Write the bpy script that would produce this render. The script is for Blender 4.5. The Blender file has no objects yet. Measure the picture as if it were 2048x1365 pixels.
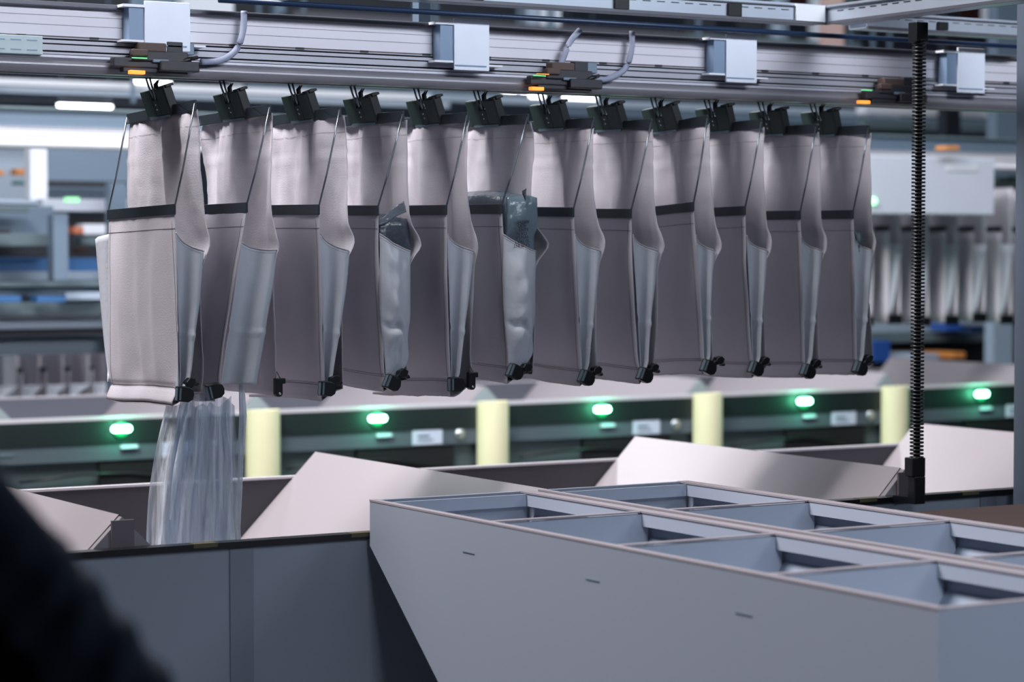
import bpy, bmesh, math, random
from mathutils import Vector, Matrix, noise
random.seed(7)
SC = bpy.context.scene
COL = SC.collection

# ------------------------------------------------------------------ camera
FPX, CXP, CYP, HOR = 4800.0, 1024.0, 682.5, 503.0
AZ = math.radians(58.96)             # heading, measured from the rail direction (+X)
PITCH = math.atan((CYP - HOR) / FPX)
EYE = Vector((0, 0, 1.6))
cam_d = bpy.data.cameras.new('camera')
cam_d.sensor_width = 36.0
cam_d.lens = 36.0 * FPX / 2048.0
cam_d.clip_start = 0.1
cam_d.clip_end = 200
cam_d.dof.use_dof = True
cam_d.dof.focus_distance = 7.0
cam_d.dof.aperture_fstop = 2.4
cam = bpy.data.objects.new('camera', cam_d)
COL.objects.link(cam)
cam.location = EYE
cam.rotation_euler = (math.radians(90) - PITCH, 0, AZ - math.radians(90))
SC.camera = cam

# ------------------------------------------------------------------ world, lights, exposure
w = bpy.data.worlds.new('world'); SC.world = w
w.use_nodes = True
w.node_tree.nodes['Background'].inputs[0].default_value = (0.30, 0.38, 0.50, 1)
w.node_tree.nodes['Background'].inputs[1].default_value = 0.10
SC.view_settings.view_transform = 'Standard'
SC.view_settings.look = 'None'
SC.view_settings.gamma = 1.0
SC.view_settings.use_curve_mapping = False
SC.view_settings.exposure = 0.0

def area(name, loc, target, sx, sy, power, col, spread=180):
    l = bpy.data.lights.new(name, 'AREA'); l.shape = 'RECTANGLE'
    l.size = sx; l.size_y = sy; l.energy = power; l.color = col; l.spread = math.radians(spread)
    o = bpy.data.objects.new(name, l); COL.objects.link(o)
    o.location = loc
    o.rotation_euler = (Vector(target) - Vector(loc)).to_track_quat('-Z', 'Y').to_euler()
    return o
area('key_light', (0.9, 7.0, 6.2), (3.9, 6.5, 1.9), 2.6, 1.8, 690, (1.0, 0.96, 0.965))
area('aisle_light', (6.9, 1.2, 4.4), (4.3, 6.4, 1.8), 2.5, 0.8, 70, (0.76, 0.88, 1.0))
area('near_aisle_light', (2.5, 0.5, 3.2), (3.5, 3.3, 0.7), 1.0, 0.7, 17, (0.80, 0.89, 1.0), 75)
area('rail_fill', (5.0, 3.5, 3.5), (4.6, 6.45, 2.55), 7.0, 0.3, 24, (0.88, 0.91, 1.0), 38)  # unseen fill added to brighten the rail front
area('chute_light', (5.6, 8.6, 5.6), (5.2, 8.2, 0.8), 6.0, 0.8, 58, (0.90, 0.93, 1.0))
area('second_row_light', (6.5, 12.3, 4.5), (6.3, 11.4, 0.8), 7.0, 0.6, 85, (0.98, 0.96, 1.0))
area('back_hall_light', (9.0, 15.5, 6.2), (9.0, 17, 1.5), 18.0, 3.0, 440, (0.82, 0.91, 1.0))
area('back_aisle_light', (6.0, 8.8, 5.2), (7.0, 13.0, 0.6), 10.0, 0.8, 300, (0.88, 0.93, 1.0))

# ------------------------------------------------------------------ helpers
FH = Vector((math.cos(AZ), math.sin(AZ)))
RT = Vector((math.sin(AZ), -math.cos(AZ)))
def at(px, py, Y):
    """world point on the vertical plane y=Y that the photo shows at pixel px,py"""
    cp, sp = math.cos(PITCH), math.sin(PITCH)
    a = (px - CXP) / FPX; b = -(py - CYP) / FPX
    fwd = cp + b * sp; up = -sp + b * cp
    d = Vector((FH.x * fwd + RT.x * a, FH.y * fwd + RT.y * a, up))
    t = Y / d.y
    return EYE + d * t
def X_(px, Y): return at(px, HOR, Y).x
def Z_(px, py, Y): return at(px, py, Y).z

def lin(c):
    c = c / 255.0
    return c / 12.92 if c <= 0.04045 else ((c + 0.055) / 1.055) ** 2.4
def mat(name, rgb, rough=0.6, metal=0.0, emit=None, es=0.0, bump=0.0, bscale=40, var=0.06, vscale=3.0,
        trans=0.0, alpha=1.0, spec=0.5, stretch=(1, 1, 1), trl=0.0):
    m = bpy.data.materials.new(name); m.use_nodes = True
    nt = m.node_tree; p = nt.nodes['Principled BSDF']
    c = [lin(v) for v in rgb] + [1]
    p.inputs['Base Color'].default_value = c
    p.inputs['Roughness'].default_value = rough
    p.inputs['Metallic'].default_value = metal
    p.inputs['Specular IOR Level'].default_value = spec
    p.inputs['Transmission Weight'].default_value = trans
    p.inputs['Alpha'].default_value = alpha
    if emit:
        p.inputs['Emission Color'].default_value = [lin(v) for v in emit] + [1]
        p.inputs['Emission Strength'].default_value = es
    tc = nt.nodes.new('ShaderNodeTexCoord'); mp = nt.nodes.new('ShaderNodeMapping')
    mp.inputs['Scale'].default_value = stretch
    nt.links.new(tc.outputs['Object'], mp.inputs['Vector'])
    if var > 0:
        nz = nt.nodes.new('ShaderNodeTexNoise'); nz.inputs['Scale'].default_value = vscale
        nz.inputs['Detail'].default_value = 3
        nt.links.new(mp.outputs[0], nz.inputs['Vector'])
        hs = nt.nodes.new('ShaderNodeHueSaturation'); hs.inputs['Color'].default_value = c
        mr = nt.nodes.new('ShaderNodeMapRange')
        mr.inputs['To Min'].default_value = 1 - var; mr.inputs['To Max'].default_value = 1 + var
        nt.links.new(nz.outputs['Fac'], mr.inputs['Value'])
        nt.links.new(mr.outputs[0], hs.inputs['Value'])
        nt.links.new(hs.outputs[0], p.inputs['Base Color'])
    if bump > 0:
        n2 = nt.nodes.new('ShaderNodeTexNoise'); n2.inputs['Scale'].default_value = bscale
        nt.links.new(mp.outputs[0], n2.inputs['Vector'])
        b = nt.nodes.new('ShaderNodeBump'); b.inputs['Strength'].default_value = bump
        b.inputs['Distance'].default_value = 0.01
        nt.links.new(n2.outputs['Fac'], b.inputs['Height']); nt.links.new(b.outputs[0], p.inputs['Normal'])
    if trl > 0:
        tr = nt.nodes.new('ShaderNodeBsdfTranslucent'); tr.inputs['Color'].default_value = c
        mx = nt.nodes.new('ShaderNodeMixShader'); mx.inputs[0].default_value = trl
        out = nt.nodes['Material Output']
        nt.links.new(p.outputs[0], mx.inputs[1]); nt.links.new(tr.outputs[0], mx.inputs[2])
        nt.links.new(mx.outputs[0], out.inputs[0])
    return m

M = {}
M['cloth'] = mat('pouch_cloth', (202, 198, 206), 0.72, bump=0.12, bscale=260, var=0.06, vscale=6, trl=0.07)
M['lining'] = mat('pouch_gusset_cloth', (194, 198, 208), 0.45, bump=0.12, bscale=60, var=0.06, vscale=9, trl=0.08)
M['hem'] = mat('pouch_hem', (188, 182, 188), 0.8, bump=0.2, bscale=200, var=0.04, trl=0.08)
M['seam'] = mat('seam_thread', (120, 108, 110), 0.8, var=0)
M['bar'] = mat('dark_bar', (52, 60, 66), 0.32, 0.3, var=0.03)
M['rod'] = mat('steel_rod', (120, 128, 136), 0.3, 0.9, var=0.02)
M['clip'] = mat('clip_plastic', (48, 63, 61), 0.35, var=0.05, vscale=30)
M['clipd'] = mat('clip_side_plastic', (20, 24, 28), 0.35, var=0.05)
M['black'] = mat('black_plastic', (14, 17, 22), 0.35, var=0.05)
M['blackm'] = mat('black_matt', (12, 14, 18), 0.7, var=0.05)
M['rivet'] = mat('rivet_metal', (190, 195, 200), 0.25, 0.8, var=0)
M['strip'] = mat('clip_edge_strip', (120, 140, 150), 0.2, 0.3, var=0)
M['railp'] = mat('rail_panel_paint', (208, 207, 218), 0.35, 0.05, var=0.05, vscale=1.2, stretch=(1, 4, 4))
M['alu'] = mat('rail_aluminium', (176, 178, 190), 0.32, 0.25, var=0.06, vscale=1.5, stretch=(.6, 8, 8))
M['groove'] = mat('rail_groove', (30, 33, 42), 0.6, var=0.03)
M['lip'] = mat('rail_lip', (126, 126, 134), 0.35, 0.25, var=0.06, vscale=1.5)
M['cap'] = mat('rail_cap', (86, 88, 98), 0.45, 0.3, var=0.06)
M['white'] = mat('white_paint', (226, 230, 238), 0.4, var=0.03)
M['whiteb'] = mat('bracket_white', (222, 230, 244), 0.35, var=0.05, vscale=12)
M['blueg'] = mat('bracket_blue_grey', (120, 142, 170), 0.4, var=0.08, vscale=14)
M['hose'] = mat('cable_pale', (138, 146, 168), 0.6, var=0.03)
M['brownd'] = mat('sensor_brown', (74, 58, 54), 0.6, var=0.1)
M['navy'] = mat('navy_tube', (22, 44, 74), 0.4, var=0.05)
M['tray'] = mat('tray_galvanised', (176, 186, 200), 0.35, 0.5, var=0.1, vscale=7)
M['chute'] = mat('chute_board', (168, 161, 166), 0.24, var=0.03, vscale=2, spec=0.5)
M['chuteg'] = mat('chute_gable', (146, 140, 146), 0.5, var=0.04)
M['chutew'] = mat('chute_wall_board', (64, 62, 70), 0.6, var=0.04)
M['edge'] = mat('chute_edge_trim', (206, 202, 208), 0.5, var=0.02)
M['panel'] = mat('front_panel', (140, 148, 162), 0.55, var=0.04, vscale=1.5)
M['box'] = mat('bin_grey_board', (150, 157, 172), 0.5, var=0.03, vscale=1.4)
M['boxin'] = mat('bin_inner_board', (172, 180, 196), 0.5, var=0.03)
M['boxedge'] = mat('bin_edge_band', (156, 149, 156), 0.5, var=0.03)
M['boxsl'] = mat('bin_hopper_board', (140, 152, 170), 0.55, var=0.05)
M['brown'] = mat('brown_board', (58, 42, 38), 0.9, var=0.08)
M['post'] = mat('post_grey', (96, 108, 124), 0.45, 0.2, var=0.08, vscale=2)
M['gloss'] = mat('glossy_dark_band', (24, 38, 37), 0.42, var=0.03)
M['grey2'] = mat('row_grey_panel', (84, 96, 104), 0.5, var=0.06)
M['grey3'] = mat('row_lower_panel', (78, 92, 94), 0.55, var=0.06)
M['yellow'] = mat('yellow_foam', (246, 240, 198), 0.7, var=0.05, vscale=8)
M['green'] = mat('green_lamp', (120, 255, 190), 0.4, emit=(170, 255, 215), es=12, var=0)
M['greend'] = mat('green_lamp_halo', (30, 150, 100), 0.4, emit=(14, 150, 96), es=.45, var=0)
M['led'] = mat('orange_led', (255, 160, 60), 0.4, emit=(255, 150, 60), es=1.1, var=0)
M['ledg'] = mat('green_led', (90, 255, 140), 0.4, emit=(110, 235, 140), es=1.1, var=0)
M['tubel'] = mat('lamp_diffuser', (255, 255, 255), 0.4, emit=(246, 248, 255), es=10.0, var=0)
M['label'] = mat('label_paper', (206, 214, 232), 0.5, var=0.04)
M['ink'] = mat('print_ink', (28, 30, 40), 0.6, var=0)
M['bluebelt'] = mat('blue_belt', (52, 104, 160), 0.5, var=0.05)
M['bluebin'] = mat('blue_bin_plastic', (40, 84, 160), 0.5, var=0.05)
M['orange'] = mat('orange_part', (214, 140, 72), 0.5, var=0.05)
M['bgrey'] = mat('machine_blue_grey', (112, 130, 148), 0.45, 0.2, var=0.12, vscale=1.8, stretch=(.6, 2, 2))
M['blight'] = mat('machine_light_grey', (170, 184, 200), 0.4, 0.1, var=0.1, vscale=1.6, stretch=(.6, 2, 2))
M['bdark'] = mat('machine_dark', (34, 38, 46), 0.5, var=0.12, vscale=2)
M['bmid'] = mat('machine_mid_green_grey', (96, 112, 118), 0.5, var=0.1, vscale=2)
M['polybag'] = mat('grey_polybag', (104, 120, 132), 0.22, bump=0.25, bscale=40, var=0.06, vscale=14)
M['item'] = mat('dark_item_film', (72, 78, 90), 0.25, bump=0.2, bscale=50, var=0.15, vscale=20)
M['sleeve'] = mat('navy_fabric', (44, 54, 76), 0.85, bump=0.4, bscale=300, var=0.15, vscale=14)
M['floor'] = mat('concrete_floor', (84, 88, 96), 0.45, var=0.1)
M['wallm'] = mat('hall_wall', (104, 116, 134), 0.8, var=0.1, vscale=.5)
M['ceilm'] = mat('hall_ceiling', (62, 58, 62), 0.9, var=0.1, vscale=.5)
M['tarnish'] = mat('tape_mark', (84, 80, 56), 0.6, var=0.1)

# clear plastic film
def film_mat():
    m = bpy.data.materials.new('clear_film'); m.use_nodes = True
    nt = m.node_tree; nt.nodes.clear()
    out = nt.nodes.new('ShaderNodeOutputMaterial')
    tr = nt.nodes.new('ShaderNodeBsdfTransparent'); tr.inputs[0].default_value = (0.86, 0.92, 1.0, 1)
    p = nt.nodes.new('ShaderNodeBsdfPrincipled')
    p.inputs['Base Color'].default_value = (0.84, 0.89, 0.96, 1)
    p.inputs['Roughness'].default_value = 0.16
    p.inputs['Specular IOR Level'].default_value = 0.9
    tc = nt.nodes.new('ShaderNodeTexCoord'); mp = nt.nodes.new('ShaderNodeMapping')
    mp.inputs['Scale'].default_value = (60, 60, 2.2)
    nz = nt.nodes.new('ShaderNodeTexNoise'); nz.inputs['Scale'].default_value = 1.0; nz.inputs['Detail'].default_value = 5
    nt.links.new(tc.outputs['Object'], mp.inputs[0]); nt.links.new(mp.outputs[0], nz.inputs['Vector'])
    mr = nt.nodes.new('ShaderNodeMapRange')
    mr.inputs['From Min'].default_value = 0.3; mr.inputs['From Max'].default_value = 0.7
    mr.inputs['To Min'].default_value = 0.26; mr.inputs['To Max'].default_value = 0.95  # whitish streaks in the mix stand in for highlights on the film
    nt.links.new(nz.outputs['Fac'], mr.inputs['Value'])
    b = nt.nodes.new('ShaderNodeBump'); b.inputs['Strength'].default_value = 0.7; b.inputs['Distance'].default_value = 0.02
    nt.links.new(nz.outputs['Fac'], b.inputs['Height']); nt.links.new(b.outputs[0], p.inputs['Normal'])
    mx = nt.nodes.new('ShaderNodeMixShader')
    nt.links.new(mr.outputs[0], mx.inputs[0]); nt.links.new(tr.outputs[0], mx.inputs[1]); nt.links.new(p.outputs[0], mx.inputs[2])
    nt.links.new(mx.outputs[0], out.inputs[0])
    return m
M['film'] = film_mat()

ORG = {}
def tag(o, label=None, cat=None, group=None, kind=None):
    if label: o['label'] = label
    if cat: o['category'] = cat
    if group: o['group'] = group
    if kind: o['kind'] = kind
    return o
def empty(name, loc, label, cat, group=None):
    o = bpy.data.objects.new(name, None); COL.objects.link(o)
    o.empty_display_size = 0.1
    o.location = loc; ORG[o] = Vector(loc)
    return tag(o, label, cat, group)

class MB:
    """collects geometry in world coordinates, builds ONE mesh object"""
    def __init__(s): s.v = []; s.f = []; s.sm = []; s.mi = []; s.cur = 0
    def add(s, vs, fs, smooth=False):
        n = len(s.v); s.v += [Vector(p) for p in vs]
        for f in fs:
            s.f.append([i + n for i in f]); s.sm.append(smooth); s.mi.append(s.cur)
        return s
    def box(s, x0, x1, y0, y1, z0, z1, M4=None):
        vs = [Vector((x, y, z)) for x in (x0, x1) for y in (y0, y1) for z in (z0, z1)]
        if M4: vs = [M4 @ v for v in vs]
        return s.add(vs, [(0, 1, 3, 2), (4, 6, 7, 5), (0, 4, 5, 1), (2, 3, 7, 6), (0, 2, 6, 4), (1, 5, 7, 3)])
    def cbox(s, c, size, M4=None):
        return s.box(c[0]-size[0]/2, c[0]+size[0]/2, c[1]-size[1]/2, c[1]+size[1]/2, c[2]-size[2]/2, c[2]+size[2]/2, M4)
    def prism(s, poly, a, b, axis='x', M4=None):
        """poly in the two other axes (cyclic), extruded a..b along axis"""
        def mk(t, u, v):
            return {'x': (t, u, v), 'y': (u, t, v), 'z': (u, v, t)}[axis]
        n = len(poly)
        vs = [Vector(mk(a, *p)) for p in poly] + [Vector(mk(b, *p)) for p in poly]
        if M4: vs = [M4 @ v for v in vs]
        fs = [tuple(range(n))[::-1], tuple(range(n, 2*n))]
        for i in range(n):
            j = (i + 1) % n
            fs.append((i, j, n + j, n + i))
        return s.add(vs, fs)
    def tube(s, pts, r, seg=8, rad=None):
        pts = [Vector(p) for p in pts]; rings = []
        for i, p in enumerate(pts):
            d = (pts[min(i+1, len(pts)-1)] - pts[max(i-1, 0)]).normalized()
            a = Vector((0, 0, 1)) if abs(d.z) < 0.9 else Vector((1, 0, 0))
            u = d.cross(a).normalized(); v = d.cross(u)
            rr = rad[i] if rad else r
            rings.append([p + (u*math.cos(2*math.pi*k/seg) + v*math.sin(2*math.pi*k/seg))*rr for k in range(seg)])
        vs = [q for ring in rings for q in ring]; fs = []
        for i in range(len(pts)-1):
            for k in range(seg):
                k2 = (k+1) % seg
                fs.append((i*seg+k, i*seg+k2, (i+1)*seg+k2, (i+1)*seg+k))
        n = (len(pts)-1)*seg
        fs.append(tuple(range(seg))); fs.append(tuple(n+k for k in range(seg))[::-1])
        return s.add(vs, fs, True)
    def grid(s, fn, nu, nv, smooth=True):
        vs = [fn(i/nu, j/nv) for i in range(nu+1) for j in range(nv+1)]
        fs = [(i*(nv+1)+j, (i+1)*(nv+1)+j, (i+1)*(nv+1)+j+1, i*(nv+1)+j+1) for i in range(nu) for j in range(nv)]
        return s.add(vs, fs, smooth)
    def disc(s, c, r, h, axis='y', seg=16, r2=None):
        d = {'x': Vector((1,0,0)), 'y': Vector((0,1,0)), 'z': Vector((0,0,1))}[axis]
        c = Vector(c)
        return s.tube([c - d*h/2, c + d*h/2], r, seg, rad=[r, r2 if r2 is not None else r])
    def build(s, name, m, parent=None, thick=0, bevel=0, mats=None, label=None):
        if parent is not None: org = ORG[parent]
        else:
            xs = [v.x for v in s.v]; ys = [v.y for v in s.v]; zs = [v.z for v in s.v]
            org = Vector(((min(xs)+max(xs))/2, (min(ys)+max(ys))/2, min(zs)))
        me = bpy.data.meshes.new(name)
        me.from_pydata([v - org for v in s.v], [], s.f)
        me.polygons.foreach_set('use_smooth', s.sm)
        for mm in (mats or [m]): me.materials.append(mm)
        if mats: me.polygons.foreach_set('material_index', s.mi)
        me.update()
        bm = bmesh.new(); bm.from_mesh(me)
        if not thick: bmesh.ops.recalc_face_normals(bm, faces=bm.faces)
        bm.to_mesh(me); bm.free()
        o = bpy.data.objects.new(name, me); COL.objects.link(o)
        ORG[o] = org
        if parent is not None: o.parent = parent
        else: o.location = org
        if thick:
            md = o.modifiers.new('thickness', 'SOLIDIFY'); md.thickness = thick; md.offset = 0
        if bevel:
            md = o.modifiers.new('bevel', 'BEVEL'); md.width = bevel; md.segments = 2; md.limit_method = 'ANGLE'
        if label: o['label'] = label
        return o
def sm(t): t = max(0, min(1, t)); return t*t*(3-2*t)
def lerp(a, b, t): return a + (b-a)*t

# ------------------------------------------------------------------ hall shell
XA, XB, YA, YB, ZC = -9.0, 34.0, -7.0, 30.0, 8.0
tag(MB().box(XA, XB, YA, YB, -0.2, 0).build('floor', M['floor']), kind='structure')
tag(MB().box(XA, XB, YA, YB, ZC, ZC+.2).build('ceiling', M['ceilm']), kind='structure')
tag(MB().box(XA, XB, YB, YB+.2, 0, ZC).build('wall_back', M['wallm']), kind='structure')
tag(MB().box(XB, XB+.2, YA, YB, 0, ZC).build('wall_right', M['wallm']), kind='structure')
tag(MB().box(XA-.2, XA, YA, YB, 0, ZC).build('wall_left', M['wallm']), kind='structure')
tag(MB().box(XA, XB, YA-.2, YA, 0, ZC).build('wall_front', M['wallm']), kind='structure')

# ------------------------------------------------------------------ near row of chutes
YN, YF, ZR = 5.97, 7.575, 0.81
RX0, RX1 = -0.5, 7.95
RIDGE = [1.05, 2.40, 3.75, 5.105, 6.487, 7.85]
r = empty('chute_row', (3.5, 6.7, 0), 'long grey chute row with peaked pinkish dividers under the hanging pouches', 'sorting chute')
b = MB(); b.box(RX0, RX1, YN, YN+.03, 0.02, ZR-.016)
b.build('front_panel', M['panel'], r)
b = MB(); b.box(RX0, RX1, YN-.012, YN+.035, ZR-.018, ZR+.0)
b.build('rim_trim', M['black'], r, label='black rim along the front panel')
for px in (405, 720, 1560+175, 1940):
    x = X_(px, YN)
    MB().box(x-.035, x+.035, YN-.0135, YN+.02, ZR-.010, ZR+.0015).build('tape_mark', M['tarnish'], r, label='worn yellowish tape mark on the black rim')
b = MB(); b.box(RX0, RX1, YF, YF+.02, 0.02, ZR-.004); b.build('rear_wall', M['chutew'], r)
b = MB(); b.box(RX0, RX1, YF-.004, YF+.024, ZR-.004, ZR+.004); b.build('rear_edge_trim', M['edge'], r, label='pale edge trim along the rear wall')
b = MB(); b.box(RX0, RX1, YN+.03, YF, 0.30, 0.33); b.build('chute_bed', M['blackm'], r)
for x in (X_(480, YN), X_(480, YN)+2.7): MB().box(x-.035, x+.035, YN-.004, YN+.001, 0.02, ZR-.02).build('panel_joint', mat('joint_strip', (122, 130, 144), .5), r)
for i, x in enumerate(RIDGE):
    z0 = 0.335; zt = 0.895; hw = zt - z0
    y0, y1 = YN+.06, YF-.002
    d = MB()
    # ridge with a sloped near gable
    vs = [(x-hw, y0-.0, z0), (x, y0, zt), (x+hw, y0, z0), (x-hw, y1, z0), (x, y1, zt), (x+hw, y1, z0)]
    d.add(vs, [(0, 1, 4, 3), (1, 2, 5, 4), (0, 3, 5, 2), (3, 4, 5)])
    dv = d.build('peaked_divider', M['chute'], r, bevel=0)
    g = MB(); g.add([(x-hw, y0-.001, z0), (x, y0-.001, zt-.004), (x+hw, y0-.001, z0), (x-hw, y0-.022, z0), (x, y0-.022, zt-.004), (x+hw, y0-.022, z0)],
                    [(0, 1, 2), (5, 4, 3), (0, 3, 4, 1), (1, 4, 5, 2), (0, 2, 5, 3)])
    g.build('gable_panel', M['chuteg'], dv)
    g = MB(); g.box(x-.032, x+.032, y0-.03, y0-.0225, z0, zt-.012); g.build('gable_strap', mat('strap%d' % i, (112, 104, 110), .5), dv)

# ------------------------------------------------------------------ second row with green lamps
Y2, Y2F, Z2 = 10.75, 12.36, 0.81
a0, a1 = X_(-200, Y2), X_(2150, Y2)
r2 = empty('chute_row', (7, 11.5, 0), 'far chute row with dark glossy band, green lamps and yellow posts', 'sorting chute')
MB().box(a0, a1, Y2, Y2+.03, Z2-.012, Z2+.006).build('rim_trim', M['edge'], r2)
MB().box(a0, a1, Y2-.01, Y2+.02, Z2-.125, Z2-.012).build('dark_band', M['gloss'], r2)
MB().box(a0, a1, Y2-.004, Y2+.02, Z2-.205, Z2-.125).build('grey_band', M['grey2'], r2)
MB().box(a0, a1, Y2+.03, Y2+.05, 0.02, Z2-.205).build('front_panel', M['grey3'], r2)
MB().box(a0, a1, Y2F, Y2F+.02, 0.02, Z2).build('rear_wall', mat('row2_rear', (96, 98, 110), .6), r2)
MB().box(a0, a1, Y2F-.004, Y2F+.024, Z2, Z2+.008).build('rear_edge_trim', M['edge'], r2)
MB().box(a0, a1, Y2+.05, Y2F, 0.42, 0.45).build('chute_bed', M['blackm'], r2)
posts = [520, 980, 1410, 1785]; XP = [X_(p, Y2) for p in posts]
stp = (XP[-1]-XP[0])/3
XP = [XP[0]-stp] + XP + [XP[-1]+stp]
lamps = [X_(p, Y2) for p in (237, 750, 1200, 1605, 1960)]
for i, x in enumerate(XP):
    z0, zt = 0.46, 0.895; hw = zt-z0; y0, y1 = Y2+.06, Y2F-.002
    d = MB(); d.add([(x-hw, y0, z0), (x, y0, zt), (x+hw, y0, z0), (x-hw, y1, z0), (x, y1, zt), (x+hw, y1, z0)],
                    [(0, 1, 4, 3), (1, 2, 5, 4), (0, 3, 5, 2), (3, 4, 5)])
    dv = d.build('peaked_divider', M['chute'], r2)
    g = MB(); g.add([(x-hw, y0-.001, z0), (x, y0-.001, zt-.003), (x+hw, y0-.001, z0), (x-hw, y0-.02, z0), (x, y0-.02, zt-.003), (x+hw, y0-.02, z0)],
                    [(0, 1, 2), (5, 4, 3), (0, 3, 4, 1), (1, 4, 5, 2), (0, 2, 5, 3)])
    g.build('gable_panel', mat('gable_grey_green%d' % i, (140, 152, 156), .5), dv)
for i, x in enumerate(XP[1:5]):
    b = MB()
    n = 12; poly = [(x-.085, Y2-.011)] + [(x+.085*math.cos(math.pi*(1-k/n)), Y2-.03-.07*math.sin(math.pi*k/n)) for k in range(n+1)] + [(x+.085, Y2-.011)]
    b.prism(poly, 0.02, Z2+.012, 'z')
    b.build('yellow_post', M['yellow'], r2, label='pale yellow padded post')
for i, x in enumerate(lamps):
    b = MB(); b.disc((x, Y2-.016, Z2-.058), 0.040, .012, 'y', 20); lr = b.build('lamp_halo', M['greend'], r2)  # glowing disc stands in for the soft green halo around the lens
    b = MB()
    hx, hz = .034, .017
    n = 8
    poly = [(x+hx+hz*math.cos(t*math.pi/n-math.pi/2), Z2-.055+hz*math.sin(t*math.pi/n-math.pi/2)) for t in range(n+1)] + \
           [(x-hx+hz*math.cos(t*math.pi/n+math.pi/2), Z2-.055+hz*math.sin(t*math.pi/n+math.pi/2)) for t in range(n+1)]
    b.prism(poly, Y2-.03, Y2-.022, 'y'); b.build('lamp_lens', M['green'], lr, label='glowing whitish green lens')
    pl = bpy.data.lights.new('lamp_glow', 'POINT'); pl.energy = 1.6; pl.color = (.12, 1.0, .5); pl.shadow_soft_size = .02
    po = bpy.data.objects.new('lamp_glow', pl); COL.objects.link(po); po.location = (x, Y2-.07, Z2-.055)
    b = MB(); b.box(x+.0, x+.085, Y2-.022, Y2-.005, Z2-.150, Z2-.135); b.build('lamp_tag', M['ledg'] if False else M['label'], r2)
    b = MB(); b.prism([(x-.09, .665-.07), (x+.45, .655-.10+.02), (x+.47, .60), (x+.47, .50), (x-.06, .53)][::-1] if False else
                      [(x-.10, .49), (x+.46, .44), (x+.46, .595), (x-.10, .595)], Y2+.005, Y2+.031, 'y')
    b.build('tray_opening', M['blackm'], r2)
    b = MB(); b.box(x+.21, x+.385, Y2-.008, Y2-.003, Z2-.20, Z2-.118)
    lb = b.build('label_card', M['label'], r2, label='white label card')
    b = MB(); b.box(x+.24, x+.31, Y2-.0095, Y2-.0078, Z2-.162, Z2-.150); b.box(x+.24, x+.33, Y2-.0095, Y2-.0078, Z2-.182, Z2-.174); b.build('print_line', M['bgrey'], lb)
    b = MB(); b.disc((x+.49, Y2-.008, Z2-.155), .028, .01, 'y', 16); b.build('round_knob', M['rivet'], r2)
    b = MB(); b.box(x-.60, x-.53, Y2-.008, Y2-.003, Z2-.165, Z2-.152); b.build('latch_tab', M['strip'], r2)
    b = MB(); b.tube([(x-.5, Y2+.0, .52), (x-.2, Y2-.005, .545), (x+.05, Y2+.0, .54), (x+.5, Y2-.005, .47)], .006); b.build('cable', M['black'], r2)

# ------------------------------------------------------------------ two grey hopper bins in the foreground
ZB = 0.90
def hopper_bin(x0, x1, label):
    y0, y1 = 3.56, 5.945
    r = empty('hopper_bin', ((x0+x1)/2, (y0+y1)/2, 0), label, 'sorting bin', 'grey hopper bins in the foreground')
    t = .018
    side = [(y0, ZB), (y1, ZB), (y1, ZB-.125), (y1-.385, .455), (y1-.60, .27), (y0, .27)]
    b = MB(); b.prism(side, x0, x0+t, 'x'); b.build('side_panel', M['box'], r)
    b = MB(); b.prism(side, x1-.010, x1, 'x'); b.build('side_panel', M['box'], r)
    b = MB(); b.box(x0+t, x1-t, y0, y0+t, .27, ZB); b.build('front_panel', M['box'], r)
    b = MB(); b.prism([(y1, ZB), (y1-t, ZB), (y1-t, ZB-.125), (y1-.385-t, .455), (y1-.60-t, .27), (y1-.60, .27), (y1-.385, .455), (y1, ZB-.125)], x0+t, x1-t, 'x'); b.build('rear_panel', M['box'], r)
    ys = [y0+t/2, 4.13, 4.727, 5.314, y1-t/2]
    for y in ys[1:4]:
        b = MB(); b.box(x0+t, x1-t, y-t/2, y+t/2, .33, ZB-.004); b.build('divider', M['boxin'], r)
    for k in range(4):
        ya, yb = ys[k]+t/2, ys[k+1]-t/2
        if k == 3: yb -= .02
        # upright strip on the far side, a recess below it, then the hopper slope
        b = MB(); b.box(x1-.038, x1-.028, ya+.001, yb-.001, ZB-.036, ZB-.001); b.build('upper_strip', M['boxin'], r)
        if k == 3: b = MB(); b.box(x0+t, x1-.04, yb-.012, yb-.004, ZB-.036, ZB-.001); b.build('upper_strip', M['boxin'], r)
        xt, xl = x1-.012, x1-.30
        b = MB(); b.add([(xt, ya+.002, .835), (xt, yb-.002, .835), (xl, yb-.002, .40), (xl, ya+.002, .40),
                         (xt, ya+.002, .815), (xt, yb-.002, .815), (xl, yb-.002, .38), (xl, ya+.002, .38)],
                        [(0, 1, 2, 3), (7, 6, 5, 4), (0, 4, 5, 1), (1, 5, 6, 2), (2, 6, 7, 3), (3, 7, 4, 0)])
        b.build('hopper_slope', M['boxsl'], r)
    b = MB(); b.box(x0+t, x1-t, y0+t, y1-.62, .28, .30); b.build('bin_floor', M['boxsl'], r)
    for (xa, xb_, ya, yb) in ((x0-.001, x0+.021, y0-.001, y1+.001), (x1-.040, x1+.001, y0-.001, y1+.001)):
        b = MB(); b.box(xa, xb_, ya, yb, ZB, ZB+.005); b.build('edge_band', M['boxedge'], r)
    for ya in ([y0+.009] + ys[1:4] + [y1-.009]):
        b = MB(); b.box(x0+.021, x1-.040, ya-.009, ya+.009, ZB-.004 if 0 else ZB, ZB+.004); b.build('edge_band', M['box'] if ya == ys[-1] else M['boxedge'], r)
    for xx in (x0+.03, x1-.07):
        for yy in (y0+.05, 5.1):
            b = MB(); b.box(xx, xx+.04, yy, yy+.04, 0, .285); b.build('leg', M['post'], r)
    return r
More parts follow.
